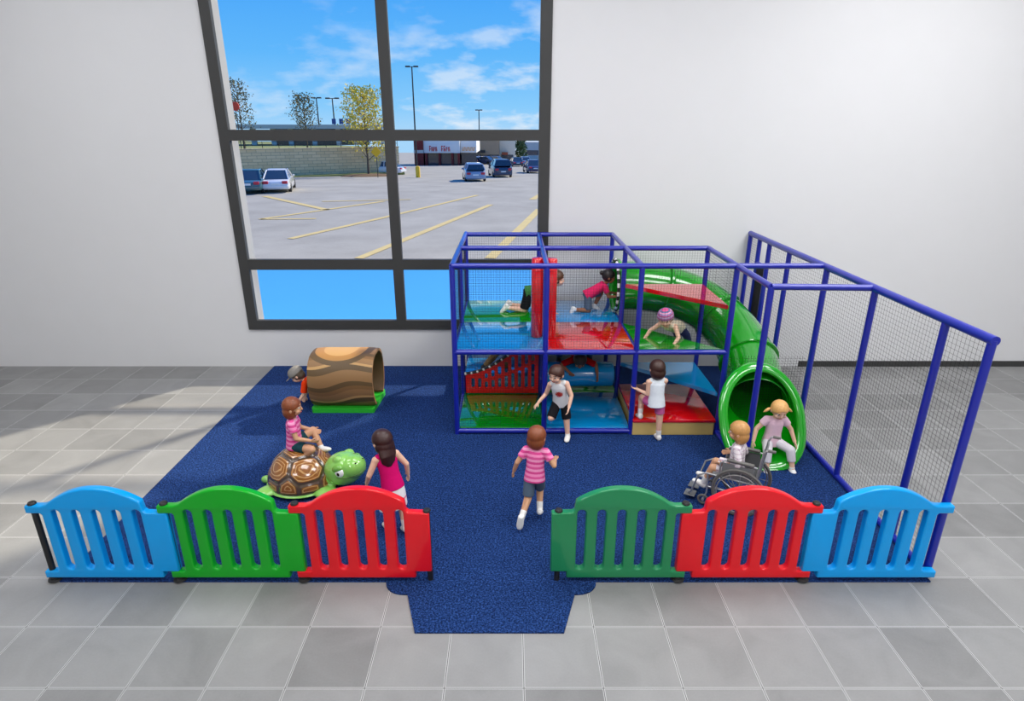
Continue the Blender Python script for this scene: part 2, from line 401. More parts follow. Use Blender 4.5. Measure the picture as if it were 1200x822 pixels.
# decks
def deck(x0, x1, y0, y1, z, m, t=0.05, name='deck'):
    bm = bmesh.new(); box(bm, x0 + 0.012, x1 - 0.012, y0 + 0.012, y1 - 0.012, z - t, z, 0.012, 2); part(name, bm, m)
ZD = 1.262
deck(GX[0], GX[1], GY[0], GY[1], ZD, M['d_blue']); deck(GX[0], GX[1], GY[1], GY[2], ZD, M['d_green'])
deck(GX[1], GX[2], GY[0], GY[1], ZD, M['d_red']); deck(GX[1], GX[2], GY[1], GY[2], ZD, M['d_blue'])
deck(GX[0], GX[1], GY[0], GY[1], 0.105, M['d_green'], 0.07, 'floor_pad'); deck(GX[1], GX[2], GY[0], GY[1], 0.105, M['d_blue'], 0.07, 'floor_pad')
deck(GX[1], GX[2], GY[1], GY[2], 0.105, M['d_green'], 0.07, 'floor_pad'); deck(GX[0], GX[1], GY[1], GY[2], 0.36, M['d_blue'], 0.33, 'step_pad')
def tri(pts, z, m, t=0.06):
    bm = bmesh.new(); prism(bm, pts, z - t, z)
    bmesh.ops.bevel(bm, geom=bm.edges[:], offset=0.008, segments=2, affect='EDGES'); part('corner_deck', bm, m)
a, b, c, d = (GX[2] + 0.04, GY[0] + 0.02), (GX[3] - 0.04, GY[0] + 0.02), (GX[3] - 0.03, GY[1] - 0.03), (GX[2] + 0.02, GY[1] - 0.03)
tri([b, c, d], 0.62, M['d_blue']); tri([a, b, d], 1.25, M['d_green']); tri([b, c, d], 1.85, M['d_red'])
bm = bmesh.new(); box(bm, GX[2] + 0.02, GX[3] - 0.06, 7.48, GY[1] - 0.02, 0.014, 0.205, 0.006, 1); rs = part('step_riser', bm, M['d_tan'])
bm = bmesh.new(); box(bm, GX[2] + 0.015, GX[3] - 0.045, 7.465, GY[1] - 0.02, 0.205, 0.25, 0.012, 2); part('step_pad', bm, M['d_red'])
# red slotted divider in the lower left bay
Y0 = 8.70
xs = [GX[0] + 0.04, GX[1] - 0.035]; L = xs[1] - xs[0]
top = [(xs[0] + L * t, 0.42 + 0.76 * (t ** 1.7)) for t in [i / 24 for i in range(25)]]
top = [(x, min(z, 1.17)) for x, z in top]
holes = []
for i in range(10):
    t = (i + 1.1) / 10.9; cx = xs[0] + L * t; h = 0.42 + 0.76 * t ** 1.7; h = min(h, 1.17) - 0.07
    zb = 0.2; mid = zb + max((h - zb) * 0.5, 0.09)
    if i < 2: holes.append(slot(cx, zb, max(zb + 0.1, min(h, zb + 0.16)), 0.05))
    else:
        holes.append(slot(cx, zb, mid - 0.015, 0.05)); holes.append(slot(cx, mid + 0.03, max(h, mid + 0.09), 0.05))
me = panel_mesh('slotted_panel', [(xs[0], 0.11), (xs[1], 0.11)] + top[::-1], holes, 0.04, 0.006)
me.transform(Matrix.Translation(V((0, Y0, 0)) + OFF)); sp_ = link('slotted_panel', me, M['p_red'], ps)
bm = bmesh.new(); tube(bm, [(x, Y0, z + 0.012) for x, z in top], 0.024, 10); 
ed = part('edge_trim', bm, M['black'], parent=sp_)
for i in range(0, 25, 2):
    if i > 22: break
    x, z = top[i]; x2, z2 = top[i + 1]; dv = V((x2 - x, 0, z2 - z)).normalized() * 0.018; cpt = V((x, Y0 - 0.006, z + 0.010))
    bm = bmesh.new(); tube(bm, [cpt - dv * 0.75, cpt + dv * 0.75], 0.0225, 10); part('white_band', bm, M['white'], parent=sp_)
# horizontal padded roller, vertical squeeze rollers
bm = bmesh.new(); RY, RZ, RR = 8.80, 0.385, 0.195
pr = [(GX[1] + 0.06, RR - 0.03), (GX[1] + 0.075, RR - 0.01), (GX[1] + 0.1, RR), (GX[2] - 0.1, RR), (GX[2] - 0.075, RR - 0.01), (GX[2] - 0.06, RR - 0.03)]
rings_mesh(bm, [[V((x, RY + r * math.cos(t), RZ + r * math.sin(t))) for t in (2 * PI * j / 32 for j in range(32))] for x, r in pr]); part('crawl_roller', bm, M['v_blue'], 50)
for (x, y) in ((0.343, 8.04), (0.526, 8.0)):
    bm = bmesh.new(); lathe(bm, [(0.068, 0.0), (0.081, 0.012), (0.081, 1.098), (0.068, 1.11)], 28, (x, y, ZD)); q = part('squeeze_roller', bm, M['v_red'], 50)
# netting
TH = 0.0009; CELL = 0.037
def strand(bm, p, q, th=TH):
    p, q = V(p), V(q); d = (q - p); d, a, b = frame_axes(d)
    rings_mesh(bm, [[pt + a * th * sx + b * th * sy for sx, sy in ((-1, -1), (1, -1), (1, 1), (-1, 1))] for pt in (p, q)], cap=False)
def net(p, u, v, lu, lv, cell=CELL, th=TH, name='netting', m=None):
    bm = bmesh.new(); p, u, v = V(p), V(u), V(v)
    k = int(lu / cell)
    for i in range(1, k): strand(bm, p + u * (lu * i / k), p + u * (lu * i / k) + v * lv, th)
    k = int(lv / cell)
    for i in range(1, k): strand(bm, p + v * (lv * i / k), p + v * (lv * i / k) + u * lu, th)
    o = part(name, bm, m or M['net'], smooth=False); return o
X_, Y_, Z_ = (1, 0, 0), (0, 1, 0), (0, 0, 1)
def netx(x0, x1, y, z0, z1): net((x0 + R, y, z0 + R), X_, Z_, x1 - x0 - 2 * R, z1 - z0 - 2 * R)
def nety(x, y0, y1, z0, z1, **k): net((x, y0 + R, z0 + R), Y_, Z_, y1 - y0 - 2 * R, z1 - z0 - 2 * R, **k)
for i in range(3): netx(GX[i], GX[i + 1], GY[0], ZM, ZT)
netx(GX[0], GX[1], GY[0], 0.055, ZM)
for i in range(2): netx(GX[i], GX[i + 1], GY[2], ZM, ZT)
netx(GX[2], GX[3], GY[1], 1.85, ZT); netx(GX[3], PXR, GY[0], 0.05, 1.2)
nety(GX[0], GY[0], GY[1], ZM, ZT); nety(GX[0], GY[1], GY[2], ZM, ZT)
nety(GX[2], GY[1], 9.0, ZM, ZT)
nety(GX[3], GY[0], GY[1], ZM, ZT)
for y0, y1 in ((4.69, 5.25), (5.25, 6.39), (6.39, 7.46), (7.46, 8.55), (8.55, 9.25)): nety(PXR, y0, y1, 0.04, ZT, cell=0.046, th=0.0008)
nety(PXR, 9.64, 10.04, 0.04, ZT)
net((PXR, 9.28, 0.45), Y_, Z_, 0.33, 1.49, 0.022, 0.0075, 'mesh_flap', M['black'])

# ------------------------------------------------------------------ tube slide
sl = empty('tube_slide', (3.230, 7.2, 0.014), 0, 'green plastic tube slide curving down beside the play structure', 'slide')
def catmull(P, k=8):
    P = [V(p) for p in P]; out = []
    Q = [P[0] * 2 - P[1]] + P + [P[-1] * 2 - P[-2]]
    for i in range(1, len(Q) - 2):
        for j in range(k):
            t = j / k; a, b, c, d = Q[i - 1:i + 3]
            out.append(0.5 * ((2 * b) + (c - a) * t + (2 * a - 5 * b + 4 * c - d) * t * t + (3 * b - a - 3 * c + d) * t ** 3))
    out.append(P[-1]); return out
SP = catmull([(1.69, 9.36, 1.665), (2.1, 9.38, 1.64), (2.6, 9.38, 1.55), (3.06, 9.2, 1.38), (3.36, 8.80, 1.13), (3.46, 8.3, 0.90), (3.42, 7.85, 0.72), (3.345, 7.5, 0.60), (3.30, 7.34, 0.565)], 8)
SO = V((-3.28, -7.2, -0.014)); SR = 0.385
def spart(name, bm, m, ang=40):
    bmesh.ops.translate(bm, verts=bm.verts[:], vec=SO); return obj(name, bm, m, sl, ang=ang)
cuts = [0, 14, 28, 42, len(SP) - 1]
for ci in range(4):
    seg = SP[cuts[ci]:cuts[ci + 1] + 1]
    bm = bmesh.new(); tube(bm, seg, SR, 40, cap=False)
    me_o = spart('tube_section', bm, M['slide'], 60); sd = me_o.modifiers.new('thickness', 'SOLIDIFY'); sd.thickness = 0.012; sd.offset = -1
for ci in cuts[:-1]:
    p = SP[ci]; d = (SP[min(ci + 1, len(SP) - 1)] - SP[max(ci - 1, 0)]).normalized()
    bm = bmesh.new()
    _, a, b = frame_axes(d); rings = []
    for (off, rr) in ((-0.022, SR - 0.002), (-0.022, SR + 0.028), (-0.015, SR + 0.035), (0.015, SR + 0.035), (0.022, SR + 0.028), (0.022, SR - 0.002)):
        rings.append([p + d * off + (a * math.cos(t) + b * math.sin(t)) * rr for t in (2 * PI * j / 40 for j in range(40))])
    rings_mesh(bm, rings, cap=False, closed=True); spart('joint_flange', bm, M['slide'], 30)
# exit hood: tube flares into a wide mouth with a rolled lip and a scooped run-out
NH = 56
def hood_ring(c, rx, rz, tilt, flat=0.0):
    """ellipse in a plane leaning back by tilt; flat widens the lower half into a squarish scoop"""
    out = []
    for j in range(NH):
        t = 2 * PI * j / NH; cx, sz = math.cos(t), math.sin(t)
        k = 1.0
        if sz < 0: cx = math.copysign(abs(cx) ** (1 - 0.35 * flat), cx); sz = -abs(sz) ** (1 - 0.35 * flat)
        dx, dz = rx * cx, rz * sz
        out.append(V((c[0] + dx, c[1] + dz * math.sin(tilt), c[2] + dz * math.cos(tilt))))
    return out
HR = [hood_ring((3.345, 7.52, 0.605), 0.385, 0.385, 0.45, 0), hood_ring((3.260, 7.36, 0.585), 0.40, 0.43, 0.47, 0.2),
      hood_ring((3.240, 7.20, 0.575), 0.43, 0.48, 0.5, 0.45), hood_ring((3.225, 7.05, 0.57), 0.43, 0.535, 0.54, 0.6), hood_ring((3.215, 6.94, 0.57), 0.425, 0.575, 0.57, 0.7)]
for k in range(1, 10):
    t = PI * k / 9 * 1.08; rad = 0.062
    HR.append(hood_ring((3.215, 6.94 - 0.055 * math.sin(t), 0.57), 0.425 + rad - rad * math.cos(t), 0.575 + rad - rad * math.cos(t), 0.57, 0.7))
HR += [hood_ring((3.215, 7.02, 0.572), 0.515, 0.62, 0.56, 0.65), hood_ring((3.28, 7.2, 0.58), 0.475, 0.53, 0.5, 0.4), hood_ring((3.270, 7.38, 0.59), 0.43, 0.46, 0.46, 0.2), hood_ring((3.345, 7.52, 0.605), 0.40, 0.40, 0.45, 0)]
for r_ in HR:
    for p in r_: p.z = max(p.z, 0.025)
bm = bmesh.new(); rings_mesh(bm, HR, cap=False); spart('exit_hood', bm, M['slide'], 60)
# checkered edging round the slide entrance
p0 = SP[0]
for j in range(40):
    t0, t1 = 2 * PI * j / 40, 2 * PI * (j + 1) / 40
    bm = bmesh.new(); tube(bm, [(p0.x - 0.03, p0.y + (SR + 0.03) * math.cos(t), p0.z + (SR + 0.03) * math.sin(t)) for t in (t0, (t0 + t1) / 2, t1)], 0.02, 8)
    spart('edge_band', bm, M['black'] if j % 2 else M['white'], 50)

# ------------------------------------------------------------------ fence
FY = 4.625; W = 1.165
def fence_outline():
    pts = [(-0.05, 0.055), (1.045, 0.055), (1.055, 0.065), (1.055, 0.125), (W + 0.03, 0.125), (W + 0.04, 0.135), (W + 0.04, 0.755), (W + 0.03, 0.765), (1.02, 0.772), (1.0, 0.79), (0.992, 0.86)]
    n = 22
    for i in range(n + 1):
        t = i / n; x = 0.985 - (0.985 - 0.15) * t; u = (x - 0.585) / 0.46
        pts.append((x, 0.838 + 0.182 * (1 - min(1, abs(u)) ** 2.1)))
    pts += [(0.10, 0.842), (-0.04, 0.842), (-0.05, 0.832), (-0.05, 0.772), (-0.04, 0.762), (0.075, 0.762), (0.09, 0.745), (0.09, 0.145), (0.075, 0.132), (-0.04, 0.132), (-0.05, 0.122)]
    return pts
FO = fence_outline(); FH = [slot(x, 0.155, 0.80, 0.078) for x in (0.215, 0.395, 0.575, 0.755, 0.935)]
fme = panel_mesh('fence_panel', FO, FH, 0.075, 0.016, res=3)
def clean(me):
    bm = bmesh.new(); bm.from_mesh(me); bmesh.ops.remove_doubles(bm, verts=bm.verts[:], dist=0.0004); bm.to_mesh(me); bm.free()
clean(fme)
def fence(x, m, label, flip=False):
    me = fme.copy()
    if flip:
        me.transform(Matrix.Rotation(PI, 4, 'Z'))
    me.set_sharp_from_angle(angle=math.radians(40))
    return link('picket_fence', me, m, None, label, 'fence panel', 'plastic picket fence panels along the carpet front', None, (x, FY, 0.0))
fence(-4.295, M['f_blue'], 'bright blue arched plastic fence panel beside the exposed black end pole')
fence(-3.120, M['f_green'], 'bright green arched plastic fence panel between blue and red ones')
fence(-1.948, M['f_red'], 'red arched plastic fence panel in front of the turtle, ending at the entry gap')
fence(1.560, M['f_dgreen'], 'dull dark green arched plastic fence panel ending at the entry gap', True)
fence(2.727, M['f_red'], 'red arched plastic fence panel in front of the wheelchair', True)
fence(3.895, M['f_blue'], 'bright blue arched plastic fence panel attached to the blue corner post', True)
def fence_post(x, label, foot=True):
    hh = 0.845 if foot else 0.77
    t = empty('fence_post', (x, FY, 0), 0, label, 'fence post', 'black posts joining the fence panels')
    bm = bmesh.new(); lathe(bm, [(0.026, 0.0145 if not foot else 0.02), (0.026, hh)], 16); obj('pole', bm, M['black'], t, ang=40)
    bm = bmesh.new(); lathe(bm, [(0.034, hh - .002), (0.036, hh + .005), (0.03, hh + .017), (0.01, hh + .021)], 16); obj('cap', bm, M['black'], t)
    if foot:
        bm = bmesh.new(); lathe(bm, [(0.058, 0.0146), (0.062, 0.02), (0.058, 0.03), (0.035, 0.036), (0.034, 0.055), (0.026, 0.06)], 24); obj('foot', bm, M['black'], t)
FPY = FY
fence_post(-4.29, 'exposed black pole at the outer end of the blue fence panel')
fence_post(-3.115, 'black fence post where blue and bright green panels meet')
fence_post(-1.945, 'black fence post where bright green and red panels meet')
fence_post(-0.765, 'footless black fence peg under the red panel at the entry gap', False)
fence_post(0.42, 'footless black fence peg under the dull green panel at the entry gap', False)
fence_post(1.555, 'black fence post where dull green and red panels meet')
fence_post(2.722, 'black fence post where the red panel meets the blue panel by the corner post')

# ------------------------------------------------------------------ log tunnel
m, nt, bs = new_mat('carved_log_bark')
tcn = nt.n('ShaderNodeUVMap'); su = nt.n('ShaderNodeSeparateXYZ', {0: tcn.outputs[0]})
U, Vv = su.outputs[0], su.outputs[1]
warp = nt.m('MULTIPLY', nt.m('SINE', nt.m('ADD', nt.m('MULTIPLY', U, 5.2), nt.m('MULTIPLY', Vv, 5.0))), 0.028)
vv = nt.m('ADD', nt.m('ADD', Vv, warp), nt.m('MULTIPLY', nt.m('SINE', nt.m('ADD', nt.m('MULTIPLY', U, 2.1), 0.6)), 0.035))
B1, B2, B3, B4, B5 = srgb(140, 104, 64), srgb(92, 70, 40), srgb(188, 146, 90), srgb(122, 88, 52), srgb(166, 120, 64)
st = []
for k in range(4):
    o_ = k * 0.25
    st += [(o_, B1), (o_ + 0.075, B2), (o_ + 0.118, B3), (o_ + 0.138, B1), (o_ + 0.19, B4), (o_ + 0.215, B2)]
col = nt.ramp(nt.m('FRACT', nt.m('MULTIPLY', vv, 1.0)), st, 'CONSTANT')
# carved oval rings on top of the log
du = nt.m('DIVIDE', nt.m('SUBTRACT', U, 0.44), 0.52); dv = nt.m('DIVIDE', nt.m('SUBTRACT', Vv, 0.53), 0.18)
rr = nt.m('SQRT', nt.m('ADD', nt.m('POWER', du, 2.0), nt.m('POWER', dv, 2.0)))
oval = nt.ramp(rr, [(0.0, B3), (0.52, B5), (0.78, B2), (0.98, B2)], 'CONSTANT')
col = nt.mix(nt.m('LESS_THAN', rr, 1.0), col, oval)
m.node_tree.links.new(col, bs.inputs['Base Color']); bs.inputs['Roughness'].default_value = 0.5
M['log'] = m
M['log_in'] = mat('log_inner', (96, 72, 44), 0.6, 0.08, 12); M['log_base'] = mat('green_log_base', (40, 172, 44), 0.45, 0.03, 8)
lg = empty('log_tunnel', (-2.5, 8.54, 0.014), 0, 'brown carved log crawl tunnel on a green base', 'crawl tunnel')
bm = bmesh.new(); uvl = bm.loops.layers.uv.new('UVMap')
NA, NL = 48, 14; LX0, LX1 = -0.48, 0.47
def arch(r, f, sq=1.0):
    t = math.radians(-62) + math.radians(304) * f; c_ = math.cos(t); return V((0, -r * math.copysign(abs(c_) ** .72, c_), r * math.sin(t)))
grid = []
for i in range(NL + 1):
    x = LX0 + (LX1 - LX0) * i / NL; e_ = min(i, NL - i); r = 0.425 - (0.012 if e_ == 0 else 0.004 if e_ == 1 else 0)
    grid.append([bm.verts.new((x, 0, 0.455)) for _ in range(NA + 1)])
    for j in range(NA + 1):
        p = arch(r, j / NA); grid[i][j].co = V((x, p.y, 0.44 + p.z))
inner = []
for i in (0, NL):
    x = LX0 + (LX1 - LX0) * i / NL; inner.append([bm.verts.new((x, arch(0.375, j / NA).y, 0.44 + arch(0.375, j / NA).z)) for j in range(NA + 1)])
for i in range(NL):
    for j in range(NA):
        f = bm.faces.new((grid[i][j], grid[i + 1][j], grid[i + 1][j + 1], grid[i][j + 1]))
        for lp, (ii, jj) in zip(f.loops, ((i, j), (i + 1, j), (i + 1, j + 1), (i, j + 1))): lp[uvl].uv = (ii / NL, jj / NA)
for j in range(NA):
    bm.faces.new((inner[0][j], inner[1][j], inner[1][j + 1], inner[0][j + 1])).material_index = 1
    bm.faces.new((grid[0][j], grid[0][j + 1], inner[0][j + 1], inner[0][j])).material_index = 0
    bm.faces.new((grid[NL][j], grid[NL][j + 1], inner[1][j + 1], inner[1][j])).material_index = 0
obj('log_shell', bm, [M['log'], M['log_in']], lg, ang=40)
bm = bmesh.new(); prism(bm, [(-0.46, -0.37), (0.43, -0.37), (0.45, -0.35), (0.485, 0.30), (0.46, 0.37), (-0.46, 0.37), (-0.485, 0.33), (-0.485, -0.33)], 0.0, 0.068)
obj('log_base', bm, M['log_base'], lg)

# ------------------------------------------------------------------ turtle
tu = empty('turtle_figure', (-2.48, 6.27, 0.014), 0, 'toy turtle climber with brown patterned shell and big light green head', 'play turtle')
m, nt, bs = new_mat('turtle_shell_scutes')
ea = nt.n('ShaderNodeAttribute', attribute_name='edge').outputs['Fac']
nz = nt.n('ShaderNodeTexNoise', {'Scale': 14.0, 'Detail': 3})
e2 = nt.m('ADD', ea, nt.m('MULTIPLY', nt.m('SUBTRACT', nz.outputs[0], 0.5), 0.012))
brown = nt.mix(nz.outputs[0], srgb(120, 70, 24), srgb(158, 98, 42))
line = nt.m('LESS_THAN', nt.m('FRACT', nt.m('DIVIDE', e2, 0.034)), 0.30)
c1 = nt.mix(nt.m('MULTIPLY', line, 0.85), brown, srgb(196, 150, 92))
seam = nt.m('LESS_THAN', e2, 0.026)
c2 = nt.mix(seam, c1, srgb(84, 66, 52))
m.node_tree.links.new(c2, bs.inputs['Base Color']); bs.inputs['Roughness'].default_value = 0.2; bs.inputs['Coat Weight'].default_value = 1.0
M['tshell'] = m
M['tgreen'] = gloss('light_green_turtle_skin', (138, 200, 92), 0.2, 0.8, 1.5)
M['tgreen2'] = gloss('mid_green_turtle_lid', (112, 172, 70), 0.25, 0.6, 1.5)
cent = [V((0, 0, 1))]
for k in range(5): t = 2 * PI * (k + 0.15) / 5; cent.append(V((math.cos(t) * 0.8, math.sin(t) * 0.8, 0.56)))
for k in range(10): t = 2 * PI * (k + 0.3) / 10; cent.append(V((math.cos(t), math.sin(t), 0.02)))
cent = [c.normalized() for c in cent]
bm = bmesh.new(); el = bm.verts.layers.float.new('edge'); NU, NV = 180, 60; rows = []
ang_of = lambda p, q: math.acos(max(-1, min(1, p.dot(q))))
for i in range(NV + 1):
    ph = (PI / 2) * i / NV; row = []
    for j in range(NU):
        t = 2 * PI * j / NU; d = V((math.cos(t) * math.cos(ph), math.sin(t) * math.cos(ph), math.sin(ph)))
        ds = sorted(ang_of(d, c) for c in cent); ed_ = (ds[1] - ds[0]) / 2 * 0.42
        if d.z < 0.2: ed_ = min(ed_, abs(d.z - 0.035) * 0.5)
        g = 1.0 - 0.03 * math.exp(-(ed_ / 0.018) ** 2)
        v = bm.verts.new((d.x * 0.405 * g, d.y * 0.39 * g, 0.05 + (d.z ** 0.92 if d.z > 0 else 0) * 0.435 * g)); v[el] = ed_; row.append(v)
    rows.append(row)
for i in range(NV):
    for j in range(NU): bm.faces.new((rows[i][j], rows[i][(j + 1) % NU], rows[i + 1][(j + 1) % NU], rows[i + 1][j]))
bm.faces.new(rows[0][::-1])
obj('shell', bm, M['tshell'], tu, ang=60)
bm = bmesh.new(); ellipsoid(bm, (0, 0, 0.05), axes3(0.43, 0.41, 0.045), 32, 8)
for (x, y, rx, ry) in ((0.34, -0.27, 0.19, 0.13), (0.34, 0.27, 0.19, 0.13), (-0.33, -0.25, 0.15, 0.11), (-0.33, 0.25, 0.15, 0.11), (-0.44, 0, 0.07, 0.05)):
    tt = math.atan2(y, x); ax = (V((math.cos(tt), math.sin(tt), 0)) * rx, V((-math.sin(tt), math.cos(tt), 0)) * ry, V((0, 0, 0.05))); ellipsoid(bm, (x, y, 0.052), ax, 20, 8)
capsule(bm, (0.2, -0.05, 0.13), 0.13, (0.42, -0.08, 0.17), 0.13)
link('body', remesh(bm, 'turtle_body', 0.012, 3), M['tgreen'], tu)
hd = V((0.545, -0.11, 0.275))
fw = V((0.80, -0.42, 0.42)).normalized(); sd_ = V((0, 0, 1)).cross(fw).normalized(); up_ = fw.cross(sd_).normalized()
def HP(a, b, c): return hd + fw * a + sd_ * b + up_ * c
bm = bmesh.new(); ellipsoid(bm, HP(-0.03, 0, 0), (fw * 0.265, sd_ * 0.20, up_ * 0.20), 32, 20); ellipsoid(bm, HP(0.12, 0, 0.0), (fw * 0.165, sd_ * 0.155, up_ * 0.145), 28, 16)
for s_ in (-1, 1): ellipsoid(bm, HP(0.05, s_ * 0.085, 0.135), (fw * 0.075, sd_ * 0.06, up_ * 0.055), 16, 10)
th = link('head', remesh(bm, 'turtle_head', 0.009, 3), M['tgreen'], tu)
for s_ in (-1, 1):
    bm = bmesh.new(); ellipsoid(bm, HP(0.060, s_ * 0.152, 0.012), (fw * 0.074, sd_ * 0.044, up_ * 0.070), 20, 14); eo = obj('eye', bm, M['eye_white'], th, ang=60)
    bm = bmesh.new(); ellipsoid(bm, HP(0.052, s_ * 0.148, 0.054), (fw * 0.086, sd_ * 0.050, up_ * 0.052), 20, 14); obj('eyelid', bm, M['tgreen2'], th, ang=60)
    bm = bmesh.new(); ellipsoid(bm, HP(0.072, s_ * 0.192, 0.002), (fw * 0.020, sd_ * 0.010, up_ * 0.022), 14, 8); obj('pupil', bm, M['pupil'], th, ang=60)
    bm = bmesh.new(); ellipsoid(bm, HP(0.262, s_ * 0.06, 0.045), (fw * 0.012, sd_ * 0.008, up_ * 0.008), 10, 6); obj('nostril', bm, M['pupil'], th, ang=60)
from mathutils.bvhtree import BVHTree
bvh = BVHTree.FromPolygons([v.co for v in th.data.vertices], [tuple(p.vertices) for p in th.data.polygons])
pts = []
for i in range(29):
    t = math.radians(-100 + 200 * i / 28); d_ = fw * math.cos(t) + sd_ * math.sin(t); o_ = HP(0.06, 0, -0.085 + 0.05 * (abs(t) / 1.75) ** 4)
    hit = bvh.ray_cast(o_ + d_ * 0.6, -d_)
    if hit[0] is not None: pts.append(hit[0])
bm = bmesh.new(); tube(bm, pts, 0.006, 6); obj('mouth', bm, mat('mouth_line', (84, 120, 50), 0.4), th)

# ------------------------------------------------------------------ people
def nz_(v): return V(v).normalized()
def attr_torso(me, P, up, a, f):
    for nm, d in (('h', up), ('w', a), ('f', f)):
        at = me.attributes.new(nm, 'FLOAT', 'POINT'); at.data.foreach_set('value', [(v.co - P).dot(d) for v in me.vertices])
def perp(v, n):
    q = V(v) - V(n) * V(v).dot(n)
    return q.normalized() if q.length > 1e-3 else frame_axes(n)[1]

def figure(label, at, heading, gz=0.014, pz=None, s=1.0, spine=(0, 0, 1), spine2=None, look=(0, 1, 0), hup=(0, 0, 1), twist=0.0,
           arms=None, legs=None, feet=None, skin='skin1', hair=(90, 50, 28), hairtype='short', top=None, topm=None, bottom=None, botm=None,
           bot_len=0.6, sleeve=0.28, shoes='shoe', socks=False, hat=None, hatm=None, curl=0.55, group='children playing'):
    up = nz_(spine); up2 = nz_(spine2 or spine); a = V((1, 0, 0)); a = perp(a, up); f = up.cross(a).normalized()
    a2 = Matrix.Rotation(math.radians(twist), 3, up2) @ perp(a, up2); f2 = up2.cross(a2).normalized()
    P = V((0, 0, 0)); CH = P + up * 0.19 * s; NB = CH + up2 * 0.145 * s
    hf = nz_(look); hu = perp(hup, hf); hr = hf.cross(hu).normalized()
    NK = NB + (up2 * 0.6 + hu * 0.4).normalized() * 0.035 * s
    HC = NK + hu * 0.098 * s + hf * 0.012 * s
    sh = [NB - up2 * 0.040 * s + a2 * (sg * 0.108 * s) for sg in (-1, 1)]
    hp = [P - up * 0.015 * s + a * (sg * 0.050 * s) for sg in (-1, 1)]
    el, wr, fa = [], [], []
    for i in (0, 1):
        u_, d_ = nz_(arms[i][0]), nz_(arms[i][1]); el.append(sh[i] + u_ * 0.175 * s); wr.append(el[i] + d_ * 0.155 * s); fa.append(d_)
    kn, an, ft = [], [], []
    for i in (0, 1):
        t_, d_ = nz_(legs[i][0]), nz_(legs[i][1]); kn.append(hp[i] + t_ * 0.245 * s); an.append(kn[i] + d_ * 0.235 * s)
        ft.append(nz_(feet[i]) if feet and feet[i] else perp((0, 1, 0), d_))
    # ---- shoes' lowest point decides the height when the figure stands
    low = min(min(an[i].z, (an[i] + ft[i] * 0.09 * s).z) for i in (0, 1)) - 0.062 * s
    z = pz if pz is not None else gz - low
    root = empty('person', (at[0], at[1], z), math.radians(heading), label, 'person', group)
    sk = M[skin]
    # ---- body: one continuous skin surface
    bm = bmesh.new(); S = lambda k: k * s
    loft(bm, [(P - up * S(.07), a * S(.055), f * S(.045)), (P - up * S(.03), a * S(.09), f * S(.07)), (P + up * S(.04), a * S(.088), f * S(.07)), (P + up * S(.11), a * S(.08), f * S(.066)),
              (CH, (a + a2) * S(.044), (f + f2) * S(.034)), (CH + up2 * S(.07), a2 * S(.095), f2 * S(.064)), (NB - up2 * S(.03), a2 * S(.085), f2 * S(.052)), (NB + up2 * S(.004), a2 * S(.045), f2 * S(.038))], 20)
    capsule(bm, NB - up2 * S(.03), S(.040), NK + hu * S(.03), S(.034))
    for i in (0, 1):
        capsule(bm, NB - up2 * S(.035), S(.042), sh[i], S(.040)); capsule(bm, sh[i], S(.038), el[i], S(.029)); capsule(bm, el[i], S(.029), wr[i], S(.0215))
        capsule(bm, hp[i], S(.059), kn[i], S(.044)); capsule(bm, kn[i], S(.045), an[i], S(.029))
        cm = kn[i].lerp(an[i], .3) - perp(ft[i], (an[i] - kn[i]).normalized()) * S(.012); ellipsoid(bm, cm, (V(perp(ft[i], (an[i] - kn[i]).normalized())) * S(.038), frame_axes((an[i] - kn[i]).normalized())[2] * S(.038), (an[i] - kn[i]).normalized() * S(.07)), 12, 8)
        dn_ = perp((an[i] - kn[i]).normalized(), ft[i]); capsule(bm, an[i] + dn_ * S(.01), S(.028), an[i] + dn_ * S(.034) + ft[i] * S(.07), S(.018))
        # hand: palm, four bent fingers, thumb
        d = fa[i]; side = perp(a2 * (-1 if i else 1) * -1, d); nrm = d.cross(side).normalized()
        sw = perp(f2, d) # spread axis of the palm
        pal = perp(a2 * (1 if i == 0 else -1), d) ; pal = (pal - sw * pal.dot(sw)).normalized()  # palm faces the body
        pc = wr[i] + d * S(.036)
        ellipsoid(bm, pc, (sw * S(.029), pal * S(.0135), d * S(.042)), 12, 8)
        for q, (off, ln) in enumerate(((-.021, .040), (-.007, .048), (.008, .046), (.021, .037))):
            b0 = wr[i] + d * S(.062) + sw * S(off * -1); d1 = (d + pal * curl * .5 + sw * -off * 6).normalized(); b1 = b0 + d1 * S(ln * .55); d2 = (d + pal * curl * 1.5).normalized()
            capsule(bm, b0 - d * S(.012), S(.0080), b1, S(.0075), 8, 2); capsule(bm, b1, S(.0075), b1 + d2 * S(ln * .5), S(.0062), 8, 2)
        t0 = wr[i] + d * S(.022) + sw * S(.022); t1 = t0 + (d * .6 + sw * .8 + pal * .2).normalized() * S(.028); capsule(bm, t0, S(.0095), t1, S(.0085), 8, 2); capsule(bm, t1, S(.0085), t1 + (d * .95 + sw * .1 + pal * .4).normalized() * S(.022), S(.007), 8, 2)
    # head
    H = lambda x, y, q: HC + hr * S(x) + hf * S(y) + hu * S(q)
    A3 = lambda x, y, q: (hr * S(x), hf * S(y), hu * S(q))
    ellipsoid(bm, H(0, -.006, .018), A3(.092, .101, .096), 24, 16); ellipsoid(bm, H(0, .030, -.045), A3(.066, .064, .060), 20, 12)
    ellipsoid(bm, H(0, .066, -.070), A3(.026, .022, .020), 12, 8)
    capsule(bm, H(0, .094, .000), S(.009), H(0, .104, -.026), S(.0125), 10, 3)
